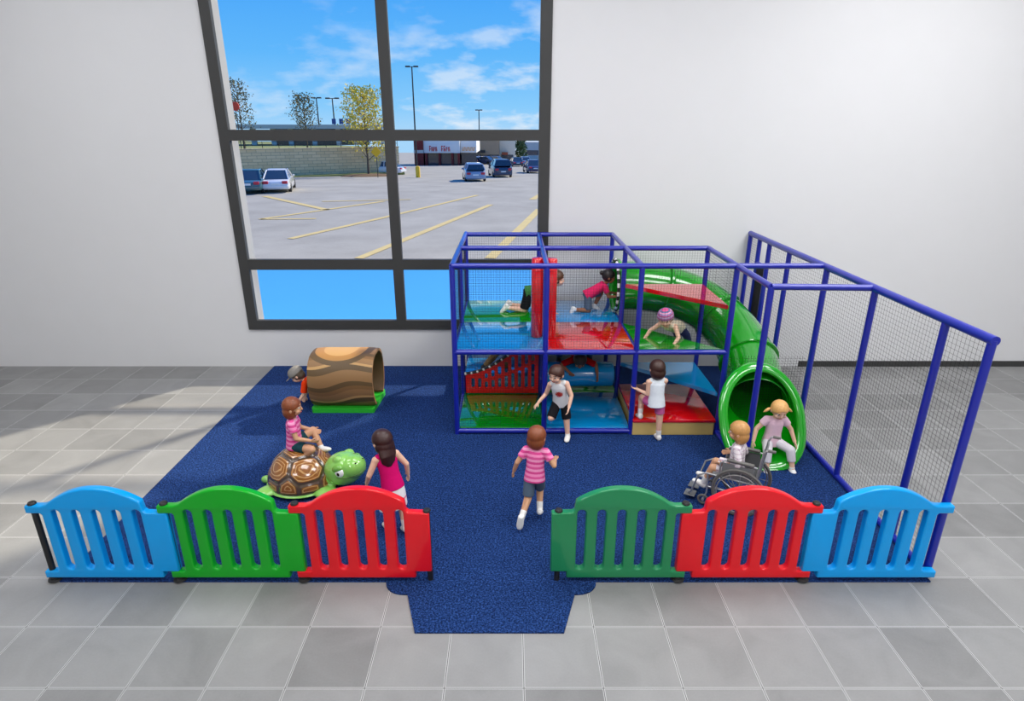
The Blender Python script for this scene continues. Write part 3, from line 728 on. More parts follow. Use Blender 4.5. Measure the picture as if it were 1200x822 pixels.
    for sg in (-1, 1):
        ellipsoid(bm, H(sg * .093, -.008, -.012), A3(.012, .020, .028), 12, 8); ellipsoid(bm, H(sg * .042, .060, -.038), A3(.030, .030, .028), 12, 8)
    body = link('body', remesh(bm, 'child_body', 0.0055, 2, .45), sk, root)
    # face
    for sg in (-1, 1):
        bm = bmesh.new(); ellipsoid(bm, H(sg * .036, .0775, .006), A3(.0165, .011, .0115), 14, 8); eo = obj('eye', bm, M['eye_white'], root, ang=60)
        bm = bmesh.new(); ellipsoid(bm, H(sg * .0355, .0845, .0055), A3(.0100, .0056, .0104), 12, 8); obj('pupil', bm, M['pupil'], eo, ang=60)
        bm = bmesh.new(); tube(bm, [H(sg * .018, .0915, .030), H(sg * .036, .089, .036), H(sg * .056, .077, .030)], S(.0042), 6); obj('eyebrow', bm, hmat(hair), root, ang=60)
    bm = bmesh.new(); tube(bm, [H(-.024, .083, -.056), H(-.012, .0925, -.060), H(0, .0945, -.060), H(.012, .0925, -.060), H(.024, .083, -.056)], S(.0058), 6); obj('mouth', bm, M['lip'], root, ang=60)
    # ---- hair
    hm = hmat(hair)
    bm = bmesh.new(); ellipsoid(bm, H(0, -.010, .022), A3(.104, .112, .108), 28, 18)
    if hairtype == 'short': ellipsoid(bm, H(0, -.045, -.03), A3(.086, .068, .075), 18, 12)
    if hairtype == 'bob': ellipsoid(bm, H(0, -.03, -.045), A3(.106, .088, .105), 22, 14)
    if hairtype == 'long':
        ellipsoid(bm, H(0, -.03, -.04), A3(.105, .09, .10), 22, 14); q0 = H(0, -.055, -.06); q1 = NB - f2 * S(.075) - up2 * S(.075)
        loft(bm, [(q0, hr * S(.098), hf * S(.06)), (q0.lerp(q1, .5) - hf * S(.012), hr * S(.096), hf * S(.045)), (q1, a2 * S(.07), f2 * S(.028)), (q1 - up2 * S(.05), a2 * S(.02), f2 * S(.012))], 18)
    hmsh = remesh(bm, 'hair', 0.007, 2)
    for v in hmsh.vertices:
        q = v.co - HC; x, y, zz_ = q.dot(hr) / s, q.dot(hf) / s, q.dot(hu) / s
        line_ = .052 - 7.0 * x * x * (1 if abs(x) < .06 else 1.0)
        edge = min(max((y - (.018 + (0.02 if zz_ < -.02 else 0))) / .03, 0), 1) * min(max((line_ - zz_) / .02 + .5, 0), 1)
        if edge > 0: v.co = HC + hr * (x * s * (1 - .28 * edge)) + hf * ((y - (y * .34) * edge) * s) + hu * (zz_ * s * (1 - .15 * edge))
    ho = link('hair', hmsh, hm, root)
    if hairtype == 'pig':
        for sg in (-1, 1):
            bm = bmesh.new(); loft(bm, [(H(sg * .098, -.03, .0), hf * S(.012), hu * S(.012)), (H(sg * .125, -.025, -.012), hf * S(.022), hu * S(.024)), (H(sg * .155, -.02, -.030), hf * S(.018), hu * S(.021)), (H(sg * .178, -.015, -.046), hf * S(.006), hu * S(.007))], 12); obj('pigtail', bm, hm, ho, ang=60)
    if hairtype == 'bun':
        bm = bmesh.new(); ellipsoid(bm, H(0, -.125, .05), A3(.038, .036, .038), 14, 10); obj('hair_bun', bm, hm, ho, ang=60)
    if hat:
        bm = bmesh.new(); rings = []
        for i in range(12):
            t = -.12 + (PI / 2 - .14 + .12) * i / 11; rings.append([H(.114 * math.cos(t) ** .8 * math.cos(u), -.010 + .122 * math.cos(t) ** .8 * math.sin(u), .038 + .104 * math.sin(t)) for u in (2 * PI * j / 30 for j in range(30))])
        rings_mesh(bm, rings)
        me = bm_mesh(bm, 'hat', True, 60); attr_torso(me, HC, hu / s, hr / s, hf / s); hto = link(hat, me, hatm, root)
        if hat == 'cap':
            bm = bmesh.new(); ellipsoid(bm, H(0, .125, .036), A3(.075, .065, .008), 18, 8); obj('peak', bm, hatm, hto)
    # ---- clothes
    G = .011 * s
    bm = bmesh.new()
    if top != 'none':
        lo_ = P - up * S(.05)
        loft(bm, [(lo_, a * (S(.110) + G), f * (S(.090) + G)), (P + up * S(.03), a * (S(.101) + G), f * (S(.080) + G)), (P + up * S(.11), a * (S(.089) + G), f * (S(.072) + G)), (CH, (a + a2) * (S(.0455) + G / 2), (f + f2) * (S(.035) + G / 2)),
                  (CH + up2 * S(.07), a2 * (S(.099) + G), f2 * (S(.067) + G)), (NB - up2 * S(.034), a2 * (S(.086) + G * .9), f2 * (S(.053) + G)), (NB + up2 * S(-.004), a2 * (S(.052)), f2 * (S(.044)))], 24)
        for i in (0, 1):
            capsule(bm, NB - up2 * S(.038), S(.042), sh[i] + (NB - sh[i]) * (.32 if top == 'tank' else 0), S(.042 if top == 'tank' else .049))
            if top in ('tee', 'long'):
                e_ = min(sleeve * 2, 1); capsule(bm, sh[i], S(.050), sh[i].lerp(el[i], e_), S(.049 if e_ < 1 else .038), flat1=e_ < 1)
                if sleeve > .5: capsule(bm, el[i], S(.038), el[i].lerp(wr[i], (sleeve - .5) * 2), S(.031), flat1=True)
        me = remesh(bm, 'shirt', 0.006, 2); attr_torso(me, P, up / s, a2 / s, f2 / s); link('shirt', me, topm, root)
    bm = bmesh.new()
    if bottom == 'skirt':
        dn = (nz_(legs[0][0]) + nz_(legs[1][0])).normalized(); loft(bm, [(P + up * S(.025), a * S(.098), f * S(.08)), (P - up * S(.03), a * S(.114), f * S(.094)), (P + dn * S(.13), a * S(.136), f * S(.118)), (P + dn * S(bot_len * .45), a * S(.150), f * S(.135))], 26)
    else:
        loft(bm, [(P + up * S(.03), a * (S(.09) + G), f * (S(.073) + G)), (P - up * S(.03), a * (S(.092) + G), f * (S(.072) + G)), (P - up * S(.075), a * S(.06), f * S(.05))], 22)
        for i in (0, 1):
            e_ = min(bot_len * 2, 1); capsule(bm, hp[i], S(.067), hp[i].lerp(kn[i], e_), S(.065 if e_ < 1 else .056), flat1=e_ < 1)
            if bot_len > .5: capsule(bm, kn[i], S(.056), kn[i].lerp(an[i], (bot_len - .5) * 2), S(.050), flat1=True)
    me = remesh(bm, bottom, 0.006, 2); attr_torso(me, P, up / s, a / s, f / s); link(bottom, me, botm, root)
    if shoes:
        for i in (0, 1):
            sd = (an[i] - kn[i]).normalized(); dn = perp(sd, ft[i]); ls = ft[i].cross(dn).normalized(); bm = bmesh.new(); B = an[i] + dn * S(.022)
            loft(bm, [(B - ft[i] * S(.048), ls * S(.018), dn * S(.022)), (B - ft[i] * S(.036), ls * S(.033), dn * S(.040)), (B + ft[i] * S(.0), ls * S(.036), dn * S(.042)), (B + ft[i] * S(.05) + dn * S(.006), ls * S(.039), dn * S(.034)),
                      (B + ft[i] * S(.09) + dn * S(.012), ls * S(.038), dn * S(.026)), (B + ft[i] * S(.115) + dn * S(.016), ls * S(.026), dn * S(.018)), (B + ft[i] * S(.124) + dn * S(.018), ls * S(.010), dn * S(.008))], 18)
            capsule(bm, an[i] - sd * S(.03), S(.035), an[i] + dn * S(.02), S(.034), flat0=True)
            link('shoe', remesh(bm, 'shoe', 0.0055, 2), M[shoes] if isinstance(shoes, str) else shoes, root)
            if socks:
                bm = bmesh.new(); capsule(bm, an[i] - sd * S(.085), S(.037), an[i], S(.034), flat0=True); link('sock', bm_mesh(bm, 'sock'), M['shoe'], root)
    return root
_hm = {}
def hmat(rgb):
    if rgb not in _hm:
        m, nt, bs = new_mat('hair_%d' % len(_hm)); tcn = nt.n('ShaderNodeTexCoord')
        mp = nt.n('ShaderNodeMapping', {'Vector': tcn.outputs['Object'], 'Scale': (90.0, 90.0, 12.0)}); nz = nt.n('ShaderNodeTexNoise', {'Vector': mp.outputs[0], 'Scale': 1.0, 'Detail': 2})
        c = srgb(*rgb); lo = tuple(x * .7 for x in c[:3]) + (1,); hi = tuple(min(1, x * 1.3) for x in c[:3]) + (1,)
        m.node_tree.links.new(nt.mix(nz.outputs[0], lo, hi), bs.inputs['Base Color']); bs.inputs['Roughness'].default_value = 0.42
        _hm[rgb] = m
    return _hm[rgb]
pinkstripe = stripe_mat('pink_striped_cloth', [(222, 84, 150), (240, 138, 186), (214, 70, 140), (236, 150, 190)], 9.0)
plaid = stripe_mat('pale_plaid_cloth', [(226, 218, 222), (226, 218, 222), (226, 218, 222), (168, 140, 160)], 22, True)
beanie = stripe_mat('striped_knit', [(206, 84, 132), (120, 142, 190), (222, 150, 180), (108, 110, 150)], 22)
skirt_m = stripe_mat('white_cloth_with_pink_bands', [(238, 236, 238)] * 7 + [(226, 130, 160)], 6)
tank_print = print_mat('white_tank_with_red_print', (226, 226, 226), (172, 40, 34), .18, .0, .042, .050)
DEN, BLK, GRN, RED, ORG, MAG, PNK, WHT = (cloth('slate_denim', (84, 100, 118)), cloth('black_cloth', (24, 24, 28)), cloth('green_cloth', (60, 120, 66)), cloth('red_cloth', (196, 16, 20)), cloth('orange_red_cloth', (232, 62, 14)),
                                               cloth('magenta_cloth', (206, 10, 104)), cloth('rose_cloth', (216, 40, 96)), cloth('white_cloth', (224, 230, 236)))
PALEP, GREYW, MAUVE, CREAM, TANC, TEAL, JEAN, GCAP = (cloth('pale_pink_cloth', (226, 190, 204)), cloth('pale_grey_cloth', (206, 202, 208)), cloth('mauve_cloth', (198, 96, 150)), cloth('cream_cloth', (238, 224, 200)), cloth('tan_cloth', (148, 122, 84)),
                                                     cloth('dark_teal_cloth', (28, 68, 76)), cloth('jean_cloth', (78, 104, 150)), cloth('grey_cap_cloth', (134, 130, 124)))
figure('child in pink striped shirt and grey shorts running in from the entry gap', (0.24, 5.57), -4, s=.95, spine=(.03, .12, 1), look=(.45, 1, -.05), twist=-8,
       arms=(((-.55, -.15, -.8), (-.25, .35, -.9)), ((.55, -.25, -.8), (.05, .8, -.15))), legs=(((-.08, -.22, -1), (-.28, -.72, -.7)), ((.03, .50, -.88), (.03, -.55, -.85))), feet=((-.1, -.05, -1), None),
       skin='skin2', hair=(128, 66, 34), hairtype='bob', top='tee', topm=pinkstripe, bottom='shorts', botm=DEN, bot_len=.44, socks=True)
figure('girl with long dark hair, magenta tank top and white skirt beside the toy turtle', (-1.23, 5.38), 28, spine=(-.10, .18, 1), look=(-.35, 1, -.15),
       arms=(((-.45, .0, -.9), (-.05, .55, -.8)), ((.55, -.05, -.8), (.15, .3, -.9))), legs=(((-.10, .20, -1), (-.02, -.10, -1)), ((.06, -.2, -1), (.02, -.30, -.95))),
       skin='skin1', hair=(52, 24, 22), hairtype='long', top='tank', topm=MAG, bottom='skirt', botm=skirt_m, bot_len=.62, socks=True)
figure('boy in white tank top with red print stepping out of the lower bay', (0.66, 7.44), 166, spine=(.10, .34, 1), look=(.40, 1, -.32), twist=6,
       arms=(((-.42, .10, -.9), (.12, .42, -.9)), ((.34, -.25, -.9), (.50, .45, -.6))), legs=(((-.16, .22, -1), (-.10, .02, -1)), ((.22, .62, -.72), (.05, -.95, -.25))),
       skin='skin1', hair=(66, 34, 22), hairtype='short', top='tank', topm=tank_print, bottom='shorts', botm=BLK, bot_len=.48, feet=(None, (0, -.2, -1)))
figure('girl in white tank top and mauve shorts climbing onto the red step', (1.92, 7.35), 6, spine=(-.03, .06, 1), look=(-.1, 1, -.1),
       arms=(((-.02, .0, -1), (-.62, .75, .10)), ((.05, .55, -.8), (-.95, .5, .15))), legs=(((-.30, .90, -.05), (-.08, -.20, -.97)), ((.04, -.03, -1), (.02, -.04, -1))),
       skin='skin1', hair=(58, 32, 24), hairtype='bob', top='tank', topm=WHT, bottom='shorts', botm=MAUVE, bot_len=.30, socks=True)
figure('girl with blond pigtails in pale pink tee sitting at the green slide exit', (3.29, 6.84), 178, pz=.285, spine=(0, .06, 1), look=(-.05, 1, -.42),
       arms=(((-.62, -.05, -.8), (-.25, .45, -.85)), ((.62, -.05, -.8), (.22, .35, -.9))), legs=(((-.42, .9, -.02), (-.12, .30, -.95)), ((.30, .9, -.06), (.05, .35, -.95))), feet=((-.2, .9, -.4), (.1, .9, -.4)),
       skin='skin1', hair=(222, 170, 104), hairtype='pig', top='tee', topm=PALEP, bottom='trousers', botm=GREYW, bot_len=.80, sleeve=.22)
figure('child in pale plaid shirt sitting in the wheelchair', (2.47, 5.84), 60, pz=.475, s=.96, spine=(0, .02, 1), look=(-.05, 1, -.08),
       arms=(((-.35, -.30, -.9), (.10, .9, -.25)), ((.42, -.35, -.9), (-.05, .9, -.25))), legs=(((-.14, 1, -.02), (-.03, .34, -.94)), ((.14, 1, -.02), (.03, .34, -.94))),
       skin='skin2', hair=(186, 136, 78), hairtype='bob', top='long', topm=plaid, bottom='shorts', botm=plaid, bot_len=.42, sleeve=.8, socks=True)
figure('child in pink striped shirt sitting cross-legged on the turtle shell', (-2.54, 6.29), -78, pz=.545, s=.98, spine=(0, .04, 1), look=(.05, 1, -.05),
       arms=(((-.25, .25, -.9), (.15, .9, -.30)), ((.28, .22, -.9), (-.15, .92, -.35))), legs=(((-.40, .85, .36), (.42, .35, -.78)), ((.50, .85, -.02), (-.30, -.62, -.62))), feet=((.35, .9, .25), (.2, .5, -.6)),
       skin='skin2', hair=(128, 66, 34), hairtype='bob', top='tee', topm=pinkstripe, bottom='shorts', botm=TEAL, bot_len=.30)
figure('boy in grey cap and orange shirt crawling out of the log tunnel', (-2.80, 8.42), 90, pz=.37, s=.98, spine=(0, 1, .22), look=(-.1, .75, -.62), hup=(0, .5, .8),
       arms=(((-.2, .15, -.95), (-.1, .6, -.8)), ((.1, .2, -.95), (.0, .4, -.9))), legs=(((-.05, .25, -1), (0, -1, -.05)), ((.05, -.05, -1), (0, -1, -.05))), feet=((0, -.6, -.8), (0, -.6, -.8)),
       skin='skin1', hair=(96, 84, 70), hairtype='short', top='tee', topm=ORG, bottom='shorts', botm=DEN, bot_len=.45, sleeve=.42, hat='cap', hatm=GCAP)
figure('child in red shirt lying over the blue padded roller', (1.02, 8.97), 180, pz=.685, spine=(0, 1, -.02), spine2=(0, 1, -.18), look=(0, .62, -.75), hup=(0, .7, .6),
       arms=(((-.85, .25, -.35), (-.12, .30, -.95)), ((.88, .22, -.32), (-.72, .42, -.58))), legs=(((-.62, -.60, -.02), (-.1, -.6, -.8)), ((.62, -.60, -.02), (.1, -.6, -.8))),
       skin='skin3', hair=(44, 30, 24), hairtype='short', top='tee', topm=RED, bottom='trousers', botm=JEAN, bot_len=.95, sleeve=.45, shoes='black')
figure('child in tan trousers climbing behind the red slotted panel', (-.12, 9.08), -90, pz=.80, spine=(0, .9, .30), look=(0, .9, -.3),
       arms=(((-.1, .45, -.9), (0, .5, -.85)), ((.1, .35, -.9), (0, .5, -.85))), legs=(((-.06, .3, -.95), (0, -.25, -.95)), ((.06, -.62, -.78), (0, -.62, -.78))),
       skin='skin2', hair=(60, 38, 26), hairtype='short', top='tee', topm=TANC, bottom='trousers', botm=TANC, bot_len=.95, shoes='black')
figure('boy in green shirt and black shorts crawling behind the red vertical rollers', (0.27, 9.28), -90, pz=1.262 + .315, s=1.12, spine=(0, .95, .22), look=(0, 1, -.15), hup=(0, .1, 1),
       arms=(((-.15, .10, -1), (0, .15, -1)), ((.12, .22, -1), (0, .2, -1))), legs=(((-.06, -.12, -1), (0, -1, .22)), ((.06, -.25, -1), (0, -1, .12))), feet=((0, -.5, -.75), (0, -.5, -.75)),
       skin='skin1', hair=(84, 52, 32), hairtype='short', top='tee', topm=GRN, bottom='shorts', botm=BLK, bot_len=.46)
figure('girl in rose pink top crouching toward the tube slide entrance', (1.20, 9.30), -86, pz=1.262 + .27, s=.95, spine=(0, .86, .52), look=(.05, 1, -.12),
       arms=(((-.15, .4, -.85), (0, .95, -.1)), ((.2, .35, -.9), (0, .95, .0))), legs=(((-.1, .97, .05), (0, -.40, -.9)), ((.1, .05, -1), (0, -1, .06))), feet=(None, (0, -.3, -.9)),
       skin='skin3', hair=(26, 18, 16), hairtype='bun', top='tee', topm=PNK, bottom='shorts', botm=DEN, bot_len=.47, sleeve=.3)
figure('child in striped knit hat and cream top climbing onto the green corner deck', (2.35, 8.27), 140, pz=1.33, spine=(0, .92, .30), look=(-.38, .95, -.32), hup=(0, .3, 1),
       arms=(((-.50, .40, -.55), (.05, .75, -.45)), ((.55, .40, -.5), (.0, .80, -.42))), legs=(((-.12, -.75, -.65), (0, -.55, -.8)), ((.12, -.78, -.62), (0, -.55, -.8))), feet=((0, -.4, -.9), (0, -.4, -.9)),
       skin='skin1', hair=(104, 70, 50), hairtype='short', top='tank', topm=CREAM, bottom='trousers', botm=cloth('navy_cloth', (40, 48, 92)), bot_len=.95, hat='knit_hat', hatm=beanie)

# ------------------------------------------------------------------ wheelchair
wc = empty('wheelchair', (2.54, 5.80, 0.014), math.radians(60), 'grey wheelchair with spoked wheels behind the red fence panel', 'wheelchair')
MET = mat('grey_metal_tube', (176, 176, 178), 0.3, 0.04, 20, metal=0.6); TYR = mat('dark_grey_tyre', (98, 96, 93), 0.6, 0.05, 30); SEAT = mat('grey_seat_cloth', (112, 114, 116), 0.8, 0.06, 60); RIM = mat('grey_wheel_rim', (128, 126, 124), 0.4, 0.04, 20)
def ring_pts(c, r, n=40): return [V((c[0], c[1] + r * math.cos(2 * PI * i / n), c[2] + r * math.sin(2 * PI * i / n))) for i in range(n)]
for sg in (-1, 1):
    c = (sg * .205, 0, .285); bm = bmesh.new(); tube(bm, ring_pts(c, .27), .0145, 10, closed=True); wh = obj('wheel', bm, TYR, wc, ang=60)
    bm = bmesh.new(); tube(bm, ring_pts(c, .252), .008, 8, closed=True); tube(bm, ring_pts((sg * .232, 0, .285), .225), .007, 8, closed=True); obj('rim', bm, RIM, wh, ang=60)
    bm = bmesh.new()
    for k in range(12):
        t = 2 * PI * k / 12; tube(bm, [V((c[0] + sg * .012, .03 * math.cos(t), c[2] + .03 * math.sin(t))), V((c[0], .25 * math.cos(t), c[2] + .25 * math.sin(t)))], .004, 6)
    obj('spokes', bm, MET, wh, ang=60)
    bm = bmesh.new(); tube(bm, [(c[0] - .03, 0, c[2]), (c[0] + .03, 0, c[2])], .035, 16); obj('hub', bm, MET, wh)
    c = (sg * .175, .36, .075); bm = bmesh.new(); tube(bm, ring_pts(c, .05, 24), .014, 8, closed=True); ca = obj('caster', bm, TYR, wc, ang=60)
    bm = bmesh.new(); tube(bm, [(c[0], c[1], c[2]), (c[0], c[1] - .03, .17), (c[0], c[1] - .03, .26)], .010, 8); tube(bm, [(c[0] - .02, c[1], c[2]), (c[0] + .02, c[1], c[2])], .016, 10); obj('fork', bm, MET, ca)
    bm = bmesh.new(); box(bm, sg * .095 - .065, sg * .095 + .065, .46, .58, .055, .067, .004, 1); obj('footplate', bm, SEAT, wc)
    bm = bmesh.new(); x = sg * .175
    tube(bm, [(x, -.13, .24), (x, -.15, .46), (x, -.19, .80), (x, -.205, .835), (x, -.235, .85), (x, -.29, .852)], .011, 10)
    tube(bm, [(x, -.14, .41), (x, .36, .41), (x, .44, .36), (x * .9, .50, .12), (x * .7, .54, .07)], .011, 10); tube(bm, [(x, -.13, .25), (x, .33, .25)], .010, 10); tube(bm, [(x, .33, .25), (x, .34, .41)], .010, 10)
    tube(bm, [(x, 0, .285), (x, 0, .41)], .012, 10); tube(bm, [(x * 1.02, -.15, .62), (x * 1.02, .18, .62), (x * 1.02, .22, .58), (x * 1.02, .22, .41)], .010, 10)
    obj('side_frame', bm, MET, wc, ang=60)
    bm = bmesh.new(); tube(bm, [(x, -.225, .85), (x, -.30, .852)], .016, 10); obj('push_handle', bm, TYR, wc)
    bm = bmesh.new(); box(bm, x - .025 + sg * .004, x + .025 + sg * .004, -.12, .16, .625, .65, .008, 2); obj('armrest', bm, TYR, wc)
    bm = bmesh.new(); box(bm, x + sg * .010, x + sg * .016, -.13, .20, .43, .60, .002, 1); obj('side_guard', bm, SEAT, wc)
bm = bmesh.new(); tube(bm, [(-.175, 0, .285), (.175, 0, .285)], .012, 10); tube(bm, [(-.175, -.1, .25), (.175, .25, .41)], .009, 8); tube(bm, [(.175, -.1, .25), (-.175, .25, .41)], .009, 8); obj('cross_brace', bm, MET, wc)
bm = bmesh.new(); box(bm, -.17, .17, -.14, .30, .40, .425, .008, 2); obj('seat', bm, SEAT, wc)
bm = bmesh.new(); vs = []
for (y, z) in ((-.150, .44), (-.192, .80)):
    for x in (-.172, .172): vs.append((x, y, z))
nb = []
for i in range(9):
    t = i / 8; r_ = [V((-.172 + .344 * j / 8, -.150 - .042 * t - .022 * (1 - (j / 4 - 1) ** 2), .44 + .36 * t)) for j in range(9)]; nb.append(r_)
rows2 = [[bm.verts.new(p) for p in r_] for r_ in nb]
for i in range(8):
    for j in range(8): bm.faces.new((rows2[i][j], rows2[i][j + 1], rows2[i + 1][j + 1], rows2[i + 1][j]))
bo = obj('backrest', bm, SEAT, wc); sdm = bo.modifiers.new('t', 'SOLIDIFY'); sdm.thickness = .014

# ------------------------------------------------------------------ outside: parking lot
K = 0.031
def gh(y): return 0.0 if y < 42 else -K * (y - 42)
def asphalt(name, c):
    m, nt, bs = new_mat(name); geo = nt.n('ShaderNodeNewGeometry')
    nz = nt.n('ShaderNodeTexNoise', {'Vector': geo.outputs['Position'], 'Scale': 0.35, 'Detail': 6, 'Roughness': 0.6}); n2 = nt.n('ShaderNodeTexNoise', {'Vector': geo.outputs['Position'], 'Scale': 18.0, 'Detail': 2})
    v = nt.m('ADD', nt.m('MULTIPLY', nz.outputs[0], .75), nt.m('MULTIPLY', n2.outputs[0], .25)); c0 = srgb(*[x * .90 for x in c]); c1 = srgb(*[min(255, x * 1.06) for x in c])
    m.node_tree.links.new(nt.ramp(v, [(.3, c0), (.7, c1)]), bs.inputs['Base Color']); bs.inputs['Roughness'].default_value = .9; bs.inputs['Specular IOR Level'].default_value = .1
    return m
bm = bmesh.new(); ys = [18.7, 30, 42, 60, 80, 110, 150, 200, 300, 500]
rw = [[bm.verts.new((x, y, gh(y) - .01)) for x in (-260, -60, 0, 60, 260)] for y in ys]
for i in range(len(ys) - 1):
    for j in range(4): bm.faces.new((rw[i][j], rw[i][j + 1], rw[i + 1][j + 1], rw[i + 1][j]))
obj('parking_lot_ground', bm, asphalt('pale_asphalt', (170, 166, 156)), kind='structure', smooth=False)
bm = bmesh.new(); box(bm, -60, 60, YW + WT, 18.7, -.2, -.01); obj('added_blue_ground', bm, mat('sky_blue_fill', (74, 156, 214), .9, .01, 2, spec=.05), kind='structure', smooth=False)  # added blue strip in place of the sky-blue fill behind the lower panes
YEL = mat('faded_yellow_paint', (206, 184, 124), .9, .15, 2)
for (p, q, wd) in (((-5.01, 19.65), (-1.18, 34.43), .16), ((-8.52, 23.38), (-6.09, 29.3), .16), ((-6.09, 29.3), (-2.2, 39.5), .14), ((-0.72, 19.65), (1.44, 32.5), .18), ((-11.75, 28.72), (-7.43, 36.1), .16), ((-11.75, 28.72), (-9.2, 28.9), .14), ((-15.44, 38.9), (-9.63, 32.2), .2), ((-11.0, 36.0), (-6.0, 37.0), .14), ((1.2, 37.0), (3.4, 47.0), .2)):
    bm = bmesh.new(); p, q = V((p[0], p[1], 0)), V((q[0], q[1], 0)); d = (q - p).normalized(); n_ = V((-d.y, d.x, 0)) * wd
    k = 12; prev = None
    for i in range(k + 1):
        c_ = p.lerp(q, i / k); zc = gh(c_.y) + .006; pr_ = (bm.verts.new((c_.x - n_.x, c_.y - n_.y, zc)), bm.verts.new((c_.x + n_.x, c_.y + n_.y, zc)))
        if prev: bm.faces.new((prev[0], prev[1], pr_[1], pr_[0]))
        prev = pr_
    obj('lot_line_marking', bm, YEL, kind='structure', smooth=False)

def car(label, x, y, yaw, paint, L=4.6, Wd=1.8, Ht=1.45, suv=False):
    r = empty('car', (x, y, gh(y) + .0), math.radians(yaw), label, 'car', 'parked and passing cars')
    h = Ht; a_ = .5 if not suv else .58
    # side profile stations from rear (-L/2) to front, half width, belt height
    st = [(-.5, .34, .62, .86), (-.485, .26, .74, .93), (-.40, .22, .84, .97), (-.25, .20, .90, 1.0), (0, .20, .90, 1.0), (.2, .20, .86, 1.0), (.38, .22, .78, .97), (.47, .26, .66, .92), (.5, .34, .56, .84)]
    if suv: st = [(a, b, c * 1.12 if a < .3 else c * 1.1, d) for a, b, c, d in st]
    bm = bmesh.new(); rings = []
    for (t, zb, zt, wf) in st:
        hw = Wd / 2 * wf; yy = t * L; zt = zt * h / 1.45
        pr = [(-hw * .92, zb), (-hw, zb + .10), (-hw, zb + (zt - zb) * .6), (-hw * .95, zt - .04), (-hw * .86, zt), (hw * .86, zt), (hw * .95, zt - .04), (hw, zb + (zt - zb) * .6), (hw, zb + .10), (hw * .92, zb)]
        rings.append([V((px, yy, pz_)) for px, pz_ in pr])
    rings_mesh(bm, rings); obj('bodywork', bm, paint, r, ang=40)
    cab = [(-.37, -.20), (.24, .05)] if not suv else [(-.48, -.42), (.26, .10)]
    zb = (.86 if not suv else .97) * h / 1.45; hw0, hw1 = Wd / 2 * .88, Wd / 2 * .68
    def ring(y0_, y1_, z_, hw): return [V((-hw, y0_, z_)), V((-hw * .9, y0_ - .02, z_)), V((hw * .9, y0_ - .02, z_)), V((hw, y0_, z_)), V((hw, y1_, z_)), V((hw * .9, y1_ + .03, z_)), V((-hw * .9, y1_ + .03, z_)), V((-hw, y1_, z_))]
    bm = bmesh.new(); rings_mesh(bm, [ring(cab[0][0] * L, cab[1][0] * L, zb, hw0), ring(cab[0][1] * L, cab[1][1] * L, h - .06, hw1)]); obj('windows', bm, CGL, r, ang=20)
    bm = bmesh.new(); rings_mesh(bm, [ring(cab[0][1] * L - .02, cab[1][1] * L + .02, h - .065, hw1 + .02), ring(cab[0][1] * L + .05, cab[1][1] * L - .06, h, hw1 - .08)]); obj('roof', bm, paint, r)
    for sg in (-1, 1):
        for yy in (-.30, .31):
            bm = bmesh.new(); lathe(bm, [(.15, -.11), (.30, -.10), (.315, -.06), (.315, .06), (.30, .10), (.15, .11)], 18); bmesh.ops.rotate(bm, verts=bm.verts[:], matrix=Matrix.Rotation(PI / 2, 3, 'Y')); bmesh.ops.translate(bm, verts=bm.verts[:], vec=(sg * (Wd / 2 - .10), yy * L, .315)); obj('wheel', bm, M['black'], r)
        # pillars joining body and roof
        bm = bmesh.new()
        for (p_, q_) in (((cab[0][0] * L, zb), (cab[0][1] * L, h - .05)), ((cab[1][0] * L, zb), (cab[1][1] * L, h - .05)), ((-.06 * L, zb), (-.06 * L, h - .05))):
            tube(bm, [(sg * hw0, p_[0], p_[1]), (sg * hw1, q_[0], q_[1])], .05, 6)
        obj('pillars', bm, paint, r)
        bm = bmesh.new(); box(bm, sg * Wd * .33 - .17, sg * Wd * .33 + .17, -L * .5 - .015, -L * .44, .60 * h / 1.45, .78 * h / 1.45, .02, 1); obj('tail_light', bm, TAIL, r)
        bm = bmesh.new(); box(bm, sg * (Wd / 2 + .02) - .10, sg * (Wd / 2 + .02) + .06, .16 * L, .16 * L + .10, .86 * h / 1.45, 1.0 * h / 1.45, .03, 1); obj('mirror', bm, paint, r)
    bm = bmesh.new(); box(bm, -Wd * .44, Wd * .44, -L * .5 - .05, -L * .46, .32, .52, .04, 2); obj('bumper', bm, paint, r)
    bm = bmesh.new(); box(bm, -.25, .25, -L * .5 - .03, -L * .48, .56, .68, .005, 1); obj('licence_plate', bm, M['white'], r)
CGL = gloss('dark_car_glass', (44, 56, 68), .1); TAIL = mat('red_tail_light', (206, 40, 60), .3)
PT = lambda n, c: gloss(n, c, .2)
car('teal green sedan parked beside the white sedan', -17.35, 42.1, 12, PT('teal_car_paint', (64, 100, 104)))
car('white sedan with red tail lights parked beside the teal sedan', -16.0, 43.2, 14, PT('white_car_paint', (236, 234, 230)), 4.9)
car('silver wagon driving away in the middle of the parking lot', -3.45, 57.0, 8, PT('silver_car_paint', (150, 166, 190)), 4.5, 1.85, 1.55, True)
car('dark blue sport utility vehicle next to the silver wagon', -1.25, 65.2, 10, PT('navy_car_paint', (38, 54, 84)), 4.6, 1.95, 1.75, True)
car('dark purple car at the window edge beyond the blue vehicle', 2.45, 76.0, 8, PT('purple_car_paint', (74, 56, 88)), 4.5, 1.8, 1.5)
car('white car parked behind the planter bed with the yellow tree', -14.2, 70.5, 78, PT('white_car_paint_2', (228, 230, 232)), 4.5)
car('small far black car in front of the cream building', .6, 104.0, 10, PT('black_car_paint', (50, 52, 60)))
car('small far pale blue car beside the evergreen tree', 2.2, 112.0, 10, PT('pale_blue_car_paint', (150, 170, 196)))
